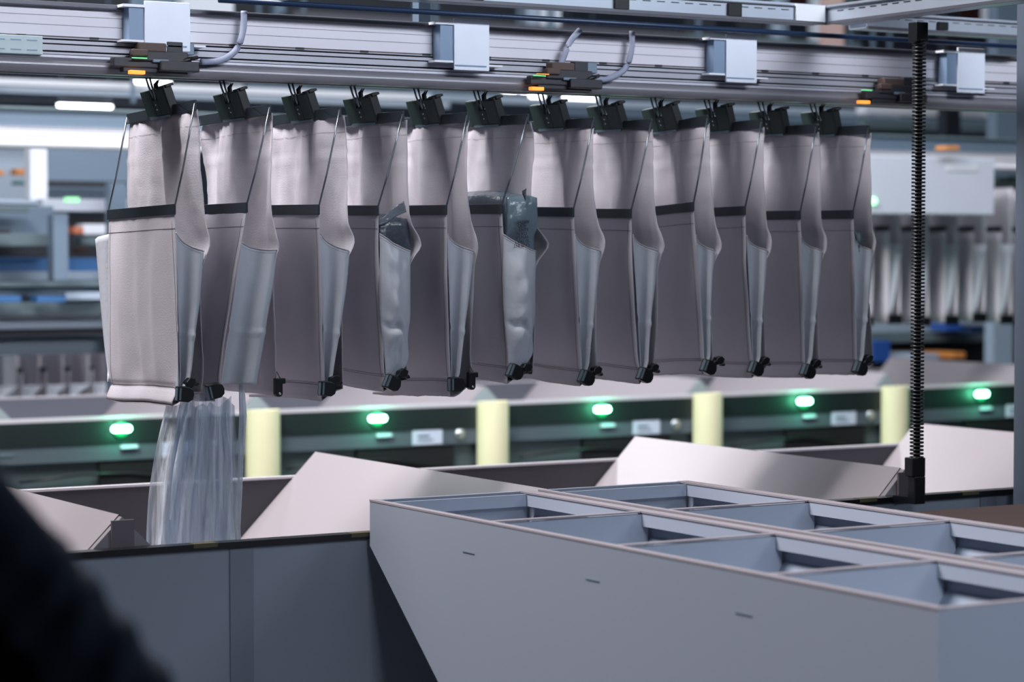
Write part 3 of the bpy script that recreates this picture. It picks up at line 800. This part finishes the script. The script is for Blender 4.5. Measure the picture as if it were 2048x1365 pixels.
    zcl = lerp(tf, tn, .5)+.0135
    strap_clip(r, XB_-.008, zcl, math.radians(-19 if i < 9 else -14), -slope*.7)
    bp_ = at(D['body'][0], D['body'][1], YNr-.012)
    if D['arm']:
        ap = at(D['arm'][0], D['arm'][1], YNr-.012); catch(r, (bp_.x, bp_.z), D['st'], (ap.x, ap.z))
    else:
        catch(r, (bp_.x, bp_.z), 'o', 'tilt' if i == 1 else None)
        q = at(D['back'][0], D['back'][1], YNr-.012)
        M4 = Matrix.Translation((q.x, YNr-.012, q.z))
        b = MB(); b.prism([(-.011, .026), (-.011, -.020), (-.006, -.027), (.006, -.027), (.011, -.020), (.011, .010), (.020, .010), (.020, .026)], -.010, .010, 'y', M4)
        o = b.build('bottom_catch', M['black'], r, bevel=.002)
        b = MB(); b.tube([M4 @ Vector((.001, -.0085, -.018)), M4 @ Vector((.001, -.012, -.018))], .004, 12); b.build('catch_eye', M['rivet'], o)
        b = MB(); b.tube([M4 @ Vector((-.009, 0, .024)), M4 @ Vector((-.004, .0, .045)), M4 @ Vector((.008, 0, .024))], .0018, 6); b.build('catch_loop', M['seam'], o)
    return dict(XB=XB_, XF=XF, XFb=XFb, r=r, bn=bnz)

def X_px(x, y):
    """pixel column of a ground position"""
    lat = RT.x*x + RT.y*y; d = FH.x*x + FH.y*y
    return CXP + FPX*lat/d
INFO = [make_pouch(i, D) for i, D in enumerate(PX)]

# grey printed polybag in the sixth pouch
I = INFO[5]; xa, xb_ = I['XF']+.012, I['XB']+.030
def pillow(x0, x1, y0, y1, z0, z1, amp, sd, bot=1.0, topfn=None):
    """closed crumpled block, corners rounded"""
    b = MB(); bm = bmesh.new(); bmesh.ops.create_cube(bm, size=2.0)
    bmesh.ops.subdivide_edges(bm, edges=bm.edges[:], cuts=14, use_grid_fill=True)
    vs = []
    for v in bm.verts:
        p = v.co.copy(); q = p.normalized()*1.25
        p = p.lerp(q, .22)
        x = lerp(x0, x1, (p.x+1)/2); y = lerp(y0, y1, (p.y+1)/2); z = lerp(z0, z1, (p.z+1)/2)
        k = lerp(bot, 1, (p.z+1)/2); x = (x0+x1)/2+(x-(x0+x1)/2)*k
        nn = nz(p.x*2.2+sd, p.y*3, p.z*3)*amp + abs(nz(p.x*5, p.y*7+sd, p.z*6))*amp*.7
        v.normal_update() if False else None
        d = p.normalized()
        vs.append(Vector((x, y, z)) + Vector((d.x*nn*.6, d.y*nn, d.z*nn)))
    bm.verts.ensure_lookup_table(); bm.faces.ensure_lookup_table()
    fs = [[v.index for v in f.verts] for f in bm.faces]
    for v in vs:
        if v.z < 1.655: v.y = max(v.y, YNr+.008)
        if v.z < 1.45: v.x = (x0+x1)/2-.01+(v.x-(x0+x1)/2)*.35
    b.add(vs, fs, True); bm.free(); return b
r = empty('grey_polybag', ((xa+xb_)/2, YP, 1.22), 'grey printed mailing polybag sticking out of the bulging sixth pouch', 'polybag')
pillow(xa+.004, xb_, YNr-.020, YFr-.03, 1.30, 1.775, .010, 4.2, .75).build('bag_body', M['polybag'], r)
b = MB(); q = at(1043, 395, YNr-.02)
b.add([(q.x+.005, YNr-.016, q.z+.02), (q.x+.014, YNr-.010, q.z-.03), (q.x+.022, YNr-.012, q.z+.028), (q.x+.013, YNr-.022, q.z-.004)], [(0, 1, 3), (3, 1, 2), (0, 3, 2)])
b.build('fold_flap', M['black'], r, thick=.001, label='black inner side of the folded flap')
def text(s, px, py, y, h, parent, m, rot=True):
    c = bpy.data.curves.new('t', 'FONT'); c.body = s; c.size = h; c.extrude = .0004
    c.align_x = 'LEFT'
    o = bpy.data.objects.new('t', c); COL.objects.link(o)
    dg = bpy.context.evaluated_depsgraph_get(); me = bpy.data.meshes.new_from_object(o.evaluated_get(dg))
    bpy.data.objects.remove(o); bpy.data.curves.remove(c)
    p = at(px, py, y)
    R = Matrix.Translation(p) @ Matrix.Rotation(math.radians(90), 4, 'X') @ Matrix.Rotation(math.radians(180+4) if rot else 0, 4, 'Z')
    me.transform(Matrix.Translation(-ORG[parent]) @ R); me.materials.append(m)
    q = bpy.data.objects.new('printed_text', me); COL.objects.link(q); q.parent = parent; ORG[q] = ORG[parent]
    return q
for s, px, py in (('AMTHI', 1059, 440), ('ADO', 1053, 448), ('REFIT', 1056, 455.5), ('OX N', 1054, 463.5), ('WN LA', 1057, 471), ('SS ERAT', 1058, 479), ('OUR INT', 1059, 487)):
    text(s, px, py, YNr-.028, .0145, r, M['ink'])

# dark film item in the fourth pouch and small item in the last one
I = INFO[3]; xa, xb_ = I['XF']+.012, I['XB']+.028
r = empty('film_wrapped_item', ((xa+xb_)/2, YP, 1.25), 'dark item wrapped in shiny film inside the fourth pouch', 'packet')
pillow(xa-.004, xb_+.006, YNr+.006, YFr-.10, 1.30, 1.705, .008, 9.1, .8).build('wrapped_body', M['item'], r)
b = MB(); A = at(757, 440, YNr+.0); B = at(806, 402, YNr+.0); C_ = at(812, 424, YNr+.004); D_ = at(758, 452, YNr)
b.grid(lambda u, v: lerp(lerp(A, B, u), lerp(D_, C_, u), v)+Vector((0, -.006*math.sin(u*7)-.004*nz(u*9, v*9, 2), .002*nz(u*12, v*5, 1))), 14, 6)
b.build('film_flap', mat('grey_film', (120, 126, 138), .15, bump=.4, bscale=60), r, thick=.0008)
I = INFO[11]; q = at(1716, 470, YNr+.02)
tag(pillow(q.x-.010, q.x+.024, YNr+.020, YNr+.2, q.z-.07, q.z+.012, .006, 2.1, .7).build('slate_packet', mat('slate_packet', (66, 80, 88), .4)), 'small slate grey packet showing at the side of the rightmost pouch', 'packet')

# falling clear plastic bag
r = empty('clear_plastic_bag', (2.62, 6.42, .76), 'clear plastic bag falling out of the opened pouch into the chute', 'plastic bag')
yb = 6.36
def fall(off, sd, l0, l1, r0, r1, y0_, y1_):
    def fn(u, v):
        xl = lerp(l0, l1, sm(v**.6)); xr = lerp(r0, r1, v); py = lerp(y0_, y1_, v)
        top = (1-v)**2*14*math.sin(u*9+sd)
        p = at(lerp(xl, xr, u), py+top, yb+off)
        ww = .018*math.sin(u*23+sd+nz(u*3, v*1.5, sd)*2)+.012*nz(u*16, v*2.0, sd)+.006*nz(u*40, v*4, sd)
        a = math.sin(math.pi*u)
        p.y += ww*.9 - off*(1-a)*.9; p.x += ww*.25
        return p
    return fn
b = MB(); b.grid(fall(-.035, 1.0, 342, 302, 470, 476, 800, 1098), 70, 50); b.build('film_sheet', M['film'], r)
b = MB(); b.grid(fall(.035, 4.0, 352, 303, 462, 476, 806, 1098), 70, 50); b.build('film_sheet', M['film'], r)
b = MB(); b.grid(fall(.0, 7.0, 366, 322, 452, 470, 822, 1098), 60, 40); b.build('film_sheet', M['film'], r)
b = MB(); P = [at(375, 800, yb-.03), at(368, 850, yb-.04), at(352, 940, yb-.05), at(340, 1040, yb-.05)]; b.tube(P, .004, 8, rad=[.003, .006, .008, .003]); b.build('gathered_strand', M['film'], r)
b = MB(); P = [at(483, 768, yb-.03), at(486, 830, yb-.03), at(482, 900, yb-.035), at(478, 1060, yb-.03)]; b.tube(P, .008, 10, rad=[.008, .011, .009, .004]); b.build('gathered_strand', M['film'], r)

# dark sleeve crossing the lower left corner
r = empty('fabric_sleeve', (.35, 2.0, .9), 'dark navy wrinkled fabric sleeve, out of focus in the lower left corner', 'fabric')
ys = 2.55
A = at(-150, 909, ys); B = at(300, 1485, ys)
ax = (B-A); Ls = ax.length; ax.normalize(); u1 = ax.cross(Vector((0, 1, 0))).normalized(); u2 = ax.cross(u1)
def slv(u, v):
    t = v; R_ = lerp(.050, .062, t)
    a = 2*math.pi*u
    wr = .0045*math.sin(t*42+3*math.sin(a+1)+2*nz(t*6, u*4, 1))*sm((t-.25)*3) + .002*nz(t*10, math.cos(a)*2, math.sin(a)*2)
    c = A + ax*Ls*t + Vector((.0, 0, .01*math.sin(t*3)))
    return c + (u1*math.cos(a)+u2*math.sin(a))*(R_+wr)
b = MB(); b.grid(slv, 32, 120); b.build('sleeve_cloth', M['sleeve'], r)
b = MB()
def body(u, v):
    a = 2*math.pi*u; c = A + ax*Ls*v + (-.115)*(Vector((ax.z, 0, -ax.x)).normalized() if ax.z*1 > 0 else Vector((-ax.z, 0, ax.x)).normalized()) + Vector((0, .05, 0))
    return c + (u1*math.cos(a)*.085+u2*math.sin(a)*.05)*(1+.05*nz(v*9, u*4, 3))
b.grid(body, 24, 60); b.build('under_cloth', mat('black_cloth', (6, 8, 12), .95), r)

# ------------------------------------------------------------------ second row pouches (blurred)
def simple_pouch(x, y, ztop, zbot, label, group, wd=.5, dp=.07, seed=0, m=None):
    r = empty('fabric_pouch', (x, y, ztop), label, 'pouch', group)
    ya, yb2 = y-wd/2, y+wd/2
    b = MB(); b.grid(lambda u, v: Vector((x-dp+.008*math.sin(u*11+seed)*math.sin(math.pi*v), lerp(yb2, ya, u), lerp(ztop-.29, zbot, v))), 10, 8); b.build('front_panel', m or M['cloth'], r, thick=.003)
    b = MB(); b.grid(lambda u, v: Vector((x+.010*math.sin(u*8+seed)*math.sin(math.pi*v), lerp(yb2, ya, u), lerp(ztop-.03, zbot+.02, v))), 10, 10); b.build('back_panel', m or M['cloth'], r, thick=.003)
    b = MB(); b.grid(lambda u, v: Vector((lerp(x-dp, lerp(x+.02, x-dp+.02, v), u), ya+.02*math.sin(math.pi*u), lerp(ztop-.38, zbot+.04, v))), 6, 8); b.build('side_gusset', M['lining'], r, thick=.003)
    b = MB(); b.box(x-dp-.004, x-dp+.004, ya, yb2, ztop-.30, ztop-.27); b.build('front_bar', M['bar'], r)
    b = MB(); b.box(x-.004, x+.004, ya, yb2, ztop-.03, ztop); b.build('top_bar', M['bar'], r)
    b = MB(); b.box(x-dp-.01, x-.01, ya-.03, ya-.004, zbot-.01, zbot+.045); b.build('bottom_catch', M['black'], r)
    b = MB(); b.box(x-.02, x+.012, y-.1, y+.1, ztop-.03, ztop+.045); b.build('clip_body', M['clip'], r)
    b = MB(); b.tube([(x, y, ztop+.04), (x-.02, y, ztop+.10)], .003, 6); b.build('hook_wire', M['rod'], r)
    return r
ORD = ['first', 'second', 'third', 'fourth', 'fifth', 'sixth', 'seventh', 'eighth', 'ninth', 'tenth', 'eleventh']
xs0, xs1 = X_(1690, 11.3), X_(2085, 11.3); n = int((xs1-xs0)/.221)
for k in range(n+1):
    simple_pouch(xs0+.221*k, 11.3, 2.022, 1.17+.01*math.sin(k*2), 'blurred cloth pouch hanging in the background at right, %s from the left there' % ORD[k], 'pouches of the second rail', seed=k*1.7, dp=.09)
xs0, xs1 = X_(-40, 14.6), X_(245, 14.6)
for k in range(7):
    simple_pouch(lerp(xs0, xs1, k/6), 14.6, 1.14, .62+.02*math.sin(k*2.1), 'pale pouch hanging low at the far left, %s from the left edge' % ORD[k], 'low pouches at the far left', seed=k*1.3, dp=.12, wd=.4, m=M['white'] if k < 2 else None)

# ------------------------------------------------------------------ background machinery
def rods(o, x0, x1, Y, z1):
    for x in (x0, x1):
        b = MB(); b.box(x-.012, x+.012, Y+.02, Y+.044, z1, ZC-.001); b.build('hanger_rod', M['bgrey'], o)
def beam(name, px0, px1, pyc, h, Y, m, label, cat, group=None, depth=.12, over=0.0, parent=None, hang=False):
    """a long box parallel to the rails whose mid line crosses pyc at the middle of px0..px1"""
    x0, x1 = X_(px0, Y), X_(px1, Y); pm = (px0+px1)/2
    zc = Z_(pm, pyc, Y); d = (at(pm, pyc, Y)-EYE).length; hh = h*d/FPX
    o = MB().box(x0-over, x1+over, Y, Y+depth, zc-hh/2, zc+hh/2).build(name, m, parent, bevel=.004)
    if parent: return o
    if hang: rods(o, x0-over+.1, x1+over-.1, Y, zc+hh/2)
    return tag(o, label, cat, group)
def upright(name, pxc, wpx, py0, py1, Y, m, label, cat, group=None, depth=.1, up=False, down=False, parent=None):
    x0, x1 = X_(pxc-wpx/2, Y), X_(pxc+wpx/2, Y)
    z1, z0 = Z_(pxc, py0, Y), Z_(pxc, py1, Y)
    if up: z1 = ZC-.001
    if down: z0 = 0.0
    o = MB().box(x0, x1, Y, Y+depth, max(0, z0), z1).build(name, m, parent, bevel=.004)
    if parent: return o
    return tag(o, label, cat, group)
G1, G2, G3 = 'blurred conveyor beams in the background', 'blurred uprights in the background', 'glowing hall lamps'
# upper band behind the near rail
beam('roof_girder', -100, 960, 12, 70, 19.0, M['bdark'], 'dark roof girder at the top left behind the rail', 'beam', G1, .3, 1.0, hang=True)
beam('roof_girder', 700, 1500, 66, 30, 17.5, mat('girder_brown_grey', (86, 84, 92), .7), 'brownish grey girder seen above the middle of the near rail', 'beam', G1, .3, .5, hang=True)
beam('roof_girder', 1080, 1420, 78, 16, 16.5, M['bdark'], 'dark short girder above the right sensor cable', 'beam', G1, .2, hang=True)
beam('roof_girder', 1440, 2080, 12, 36, 22.0, mat('girder_red_brown', (70, 34, 34), .7), 'dark reddish brown girder at the top right corner', 'beam', G1, .3, hang=True)
beam('pipe_run', 1380, 1720, 84, 12, 17.0, M['bmid'], 'greenish grey pipe run above the near rail at right', 'pipe', G1, hang=True)
beam('white_duct', 368, 470, 10, 60, 16.0, M['white'], 'white duct end above the near rail near the large plate', 'duct', hang=True)
beam('grey_cabinet', 272, 372, -8, 60, 17.0, M['bgrey'], 'grey cabinet behind the large white plate', 'cabinet', hang=True)
for px, wp, y0, y1, m, lab in ((562, 22, -20, 70, M['bgrey'], 'grey upright left of the second plate above the rail'), (1102, 38, 30, 100, M['white'], 'white upright above the middle sensor'),
                               (1066, 22, 30, 100, M['blight'], 'pale upright beside the white one above the middle sensor'), (1558, 30, -20, 100, M['blight'], 'pale upright left of the black chain above the rail'),
                               (1640, 26, 45, 110, M['white'], 'white upright nearest the black chain above the rail'), (1985, 26, 10, 60, M['white'], 'whitish upright at the top right by the grey post')):
    upright('steel_upright', px, wp, y0, y1, 18.0, m, lab, 'upright', G2, up=True)
for px, wp in ((1400, 60), (1500, 50), (1700, 36)):
    upright('dark_machine_block', px, wp, 66, 100, 17.8, M['bdark'], 'dark machine block above the near rail, %s of three' % {1400: 'leftmost', 1500: 'middle', 1700: 'rightmost'}[px], 'machine', 'dark blocks behind the near rail', up=True)
upright('orange_machine_part', 1668, 36, 62, 96, 16.6, mat('pinkish_part', (214, 178, 170), .5), 'pale pinkish machine part above the rail beside the chain', 'machine part', up=True)
# band just below the near rail
beam('conveyor_beam', -60, 860, 178, 13, 15.0, M['white'], 'white beam directly below the near rail at left', 'beam', G1, hang=True)
beam('conveyor_beam', -60, 900, 194, 12, 15.4, M['blight'], 'pale grey beam under the white one at left', 'beam', G1, hang=True)
beam('conveyor_beam', -60, 300, 203, 4, 14.8, M['bdark'], 'thin dark blue beam at the upper left', 'beam', G1, hang=True)
beam('conveyor_beam', 500, 1060, 182, 16, 18.0, M['bgrey'], 'blue grey beam between the pouch clips and the rail', 'beam', G1, hang=True)
beam('conveyor_beam', 840, 1800, 212, 14, 16.0, M['blight'], 'pale beam behind the clips in the middle', 'beam', G1, hang=True)
beam('conveyor_beam', 1090, 2080, 238, 20, 17.0, M['bgrey'], 'blue grey beam behind the clips at right', 'beam', G1, hang=True)
beam('conveyor_beam', 1730, 2080, 226, 16, 15.0, M['white'], 'bright white beam at the right below the near rail', 'beam', G1, hang=True)
beam('conveyor_beam', 1730, 2080, 254, 18, 15.6, M['bmid'], 'greenish grey beam above the white cabinet', 'beam', G1, hang=True)
upright('ceiling_fan_unit', 1905, 30, 240, 272, 14.6, M['bdark'], 'dark unit above the white cabinet', 'machine', up=True)
upright('orange_sensor', 1905, 26, 292, 300, 10.7, M['orange'], 'small orange unit above the white cabinet', 'sensor')
def lamp(px0, px1, py, h, Y, lab):
    x0, x1 = X_(px0, Y), X_(px1, Y); pm = (px0+px1)/2; z = Z_(pm, py, Y); d = (at(pm, py, Y)-EYE).length; rr = h*d/FPX/2
    r = empty('hall_lamp', ((x0+x1)/2, Y, z), lab, 'lamp', G3)
    b = MB(); b.tube([(x0, Y, z), (x0+rr*.5, Y, z), (x0+rr, Y, z), (x1-rr, Y, z), (x1-rr*.5, Y, z), (x1, Y, z)], rr, 14, rad=[rr*.35, rr*.85, rr, rr, rr*.85, rr*.35]); b.build('lamp_tube', M['tubel'], r)
    MB().box(x0, x1, Y-rr*.6, Y+rr*.6, z+rr, z+rr*1.5).build('lamp_housing', M['white'], r)
    for q in (x0+rr, x1-rr): MB().box(q-.005, q+.005, Y-.005, Y+.005, z+rr*1.5, ZC-.001).build('suspension_cord', M['bgrey'], r)
lamp(1001, 1086, 191, 17, 20.0, 'larger glowing lamp under the middle sensor unit')
lamp(1128, 1190, 198, 14, 20.0, 'smaller glowing lamp right of the middle sensor unit')
lamp(268, 342, 163, 8, 18.0, 'glowing lamp just behind the leftmost clip wires')
lamp(118, 225, 212, 12, 19.0, 'glowing lamp at the upper left below the white beam')
lamp(262, 352, 200, 14, 19.0, 'glowing lamp behind the leftmost clip') if False else None
upright('bright_wall_patch', 540, 150, 150, 200, 21.0, M['white'], 'white panel behind the second and third clip wires', 'panel', up=True)
upright('dark_window', 572, 74, 160, 182, 20.5, M['bgrey'], 'blue grey panel behind the third clip wires', 'panel', up=True)

# left background
lm = empty('sorting_machine', (X_(80, 14), 14, 0), 'large blue grey sorting machine with blue belts at the left edge', 'machine')
for px in (-40, 240):
    for yy in (13.2, 14.6): MB().box(X_(px, yy)-.05, X_(px, yy)+.05, yy+.02, yy+.1, 0, 2.0).build('leg', M['bgrey'], lm)
beam('machine_panel', 96, 260, 338, 76, 14.5, M['bgrey'], 'large blue grey machine panel left of the first pouch', 'machine', parent=lm)
beam('dark_beam', 96, 260, 368, 12, 14.2, M['bdark'], 'dark beam across the blue grey machine panel', 'beam', parent=lm)
beam('machine_panel', 96, 260, 388, 22, 14.4, M['bgrey'], 'lower blue grey panel above the pale ledge', 'machine', parent=lm)
upright('white_column', 79, 34, 296, 400, 13.6, M['white'], 'white column at the left edge below the bright rail', 'column', parent=lm)
beam('wall_cabinet', -60, 62, 350, 104, 15.5, M['blight'], 'pale cabinet left of the white column', 'cabinet', parent=lm)
beam('orange_strip', 34, 60, 344, 12, 15.0, M['orange'], 'orange strip on the pale cabinet beside the column', 'strip', parent=lm)
beam('orange_strip', -20, 10, 346, 10, 15.0, M['orange'], 'orange strip at the very left edge', 'strip', parent=lm)
beam('green_strip', 36, 62, 366, 7, 15.0, mat('teal_part', (70, 120, 120), .5), 'teal strip under the orange one', 'strip', parent=lm)
beam('pale_ledge', 86, 260, 411, 24, 13.4, mat('ledge', (186, 192, 206), .4), 'pale ledge with the small green light', 'ledge', parent=lm)
g = beam('green_indicator', 134, 160, 400, 9, 13.2, mat('green_glow', (150, 240, 170), .4, emit=(150, 235, 165), es=1.0, var=0), 'small glowing green indicator on the pale ledge', 'light', None, .05, parent=lm)
beam('pale_ledge', -60, 90, 404, 8, 13.5, M['blight'], 'thin pale ledge at the left edge', 'ledge', parent=lm)
beam('machine_block', -60, 108, 440, 56, 13.2, M['bgrey'], 'blue grey machine block at the left edge', 'machine', parent=lm)
beam('machine_top', -60, 60, 418, 12, 13.0, M['bmid'], 'greenish machine top at the left edge', 'machine', parent=lm)
beam('machine_slot', -20, 22, 462, 8, 12.9, M['bdark'], 'dark slot of the machine at the left edge', 'machine', parent=lm)
beam('machine_base', -60, 108, 480, 24, 13.1, M['bmid'], 'greenish grey base of the machine block', 'machine', parent=lm)
upright('blue_grey_upright', 122, 30, 428, 562, 12.9, M['bgrey'], 'blue grey upright left of the first pouch', 'upright', parent=lm)
beam('storage_bay', 134, 260, 476, 84, 14.6, M['bdark'], 'dark storage bay behind the first pouch', 'shelf', parent=lm)
beam('white_parcel', 166, 214, 459, 20, 14.0, M['white'], 'white parcel in the dark storage bay', 'parcel')
beam('orange_parcel', 148, 168, 461, 13, 13.9, mat('rust_orange', (190, 110, 80), .5), 'rust orange parcel beside the white parcel', 'parcel')
beam('grey_tote', 162, 230, 482, 16, 14.0, M['bmid'], 'grey green tote below the white parcel', 'tote')
beam('brown_parcel', 158, 176, 500, 12, 13.9, M['brown'], 'brown parcel at the bottom of the dark bay', 'parcel')
beam('conveyor_gap', -60, 108, 504, 20, 13.6, M['bdark'], 'black gap above the blue belt at the left edge', 'conveyor', parent=lm)
beam('belt_conveyor', -60, 230, 530, 26, 13.8, M['bluebelt'], 'blue belt conveyor at the left edge', 'conveyor', parent=lm)
beam('conveyor_side', -60, 260, 553, 18, 13.4, mat('conv_side', (138, 152, 168), .4), 'pale side of the blue belt conveyor', 'conveyor', parent=lm)
beam('conveyor_side', -60, 260, 569, 9, 13.2, M['bmid'], 'green grey strip below the pale conveyor side', 'conveyor', parent=lm)
beam('conveyor_side', -60, 260, 582, 20, 13.3, M['bgrey'], 'blue grey side plate of the lower conveyor', 'conveyor', parent=lm)
beam('blue_tote', -30, 42, 599, 12, 13.0, M['bluebelt'], 'flat blue tote at the left edge', 'tote')
beam('blue_tote', 74, 132, 599, 12, 13.0, M['bluebelt'], 'flat blue tote right of the other blue one', 'tote')
beam('white_parcel', 130, 215, 593, 14, 13.1, M['blight'], 'flat pale parcel beside the blue tote', 'parcel')
beam('conveyor_side', -60, 260, 617, 24, 13.2, M['bmid'], 'green grey frame under the blue totes', 'conveyor', parent=lm)
beam('conveyor_gap', -60, 260, 633, 7, 13.0, M['bdark'], 'dark gap under the green grey frame', 'conveyor', parent=lm)
beam('conveyor_side', -60, 260, 648, 20, 13.1, M['blight'], 'pale frame below the dark gap', 'conveyor', parent=lm)
beam('conveyor_gap', -60, 260, 664, 12, 13.2, mat('brown_gap', (84, 80, 88), .6), 'brownish dark gap above the low pouches', 'conveyor', parent=lm)
beam('conveyor_side', -60, 260, 690, 38, 13.4, mat('conv_grey', (130, 146, 158), .5), 'broad grey frame above the low pale pouches', 'conveyor', parent=lm)
beam('backing_board', -60, 330, 762, 120, 15.5, mat('back_pinkgrey', (150, 142, 148), .6), 'pinkish grey board behind the low pouches', 'board')

# right background
cb = empty('control_cabinet', (X_(1860, 10.78), 10.9, 1.8), 'white control cabinet hanging at the right behind the black chain', 'cabinet')
xa, xm, xb_ = X_(1730, 10.78), X_(1838, 10.78), X_(1990, 10.78)
za, zb = Z_(1860, 430, 10.78), Z_(1860, 314, 10.78)
MB().box(xa, xb_, 10.80, 11.0, za, zb).build('cabinet_body', M['blight'], cb, bevel=.004)
MB().box(xa+.004, xm-.004, 10.78, 10.799, za+.004, zb-.004).build('cabinet_door', mat('cab_door', (208, 214, 226), .35), cb, bevel=.004)
MB().box(xm+.004, xb_-.01, 10.78, 10.799, za+.004, zb-.004).build('cabinet_door', mat('cab_door2', (208, 214, 226), .35), cb, bevel=.004)
x = X_(1930, 10.77); z = Z_(1930, 334, 10.77); MB().box(x-.14, x+.1, 10.775, 10.779, z-.025, z+.02).build('name_plate', M['white'], cb)
MB().box(xa+.2, xa+.26, 11.0, 11.21, zb-.05, zb-.01).build('mounting_arm', M['bgrey'], cb)
MB().box(xb_-.3, xb_-.24, 11.0, 11.21, zb-.05, zb-.01).build('mounting_arm', M['bgrey'], cb)
b = MB(); b.disc((X_(1748, 10.76), 10.77, Z_(1748, 403, 10.77)), .022, .02, 'y', 14); b.build('green_indicator', mat('green_small', (160, 255, 190), .4, emit=(170, 255, 195), es=2.0, var=0), cb)
upright('steel_screen', 2025, 70, 312, 432, 13.0, M['bgrey'], 'blue grey screen between white cabinet and grey post', 'screen', up=True)
rm = empty('roller_conveyor', (X_(1850, 14.4), 14.6, 0), 'pale conveyor standing below the far pouches at right', 'conveyor')
beam('pale_conveyor', 1700, 1990, 652, 20, 14.5, M['blight'], '', 'conveyor', None, .5, parent=rm)
beam('side_rail', 1700, 1990, 674, 20, 14.3, M['bmid'], '', 'conveyor', None, .5, parent=rm)
beam('lower_shelf', 1700, 1990, 706, 40, 14.8, M['bdark'], '', 'conveyor', None, .3, parent=rm)
for px in (1700, 1990): MB().box(X_(px, 14.8)-.04, X_(px, 14.8)+.04, 14.82, 14.9, 0, 1.0).build('leg', M['bgrey'], rm)
beam('blue_barrel', 1748, 1782, 703, 42, 14.0, M['bluebin'], 'upright blue bin right of the last pouch', 'bin', None, .3)
beam('small_blue_tote', 1895, 1925, 655, 14, 14.1, M['bluebin'], '', '', None, .2, parent=rm)  # blue tote, attached as a part of the conveyor
beam('navy_tote', 1942, 1978, 660, 16, 14.0, M['navy'], '', '', None, .3, parent=rm)  # navy tote, also parented to the conveyor
beam('small_orange_parcel', 1908, 1932, 711, 12, 14.0, M['orange'], '', '', None, .8, parent=rm)  # orange parcel, grouped with the conveyor
beam('pale_tote', 1842, 1880, 714, 12, 14.0, M['blight'], '', '', None, .8, parent=rm)  # pale tote, grouped with the conveyor
upright('white_machine', 2008, 40, 646, 735, 13.8, mat('mach_white', (160, 178, 196), .4), 'pale blue machine beside the grey post', 'machine', down=True)
upright('machine_base', 995, 1490, 680, 790, 17.5, mat('bd', (112, 112, 124), .6), 'grey blurred machine base behind the second chute row', 'machine', depth=.3, down=True)
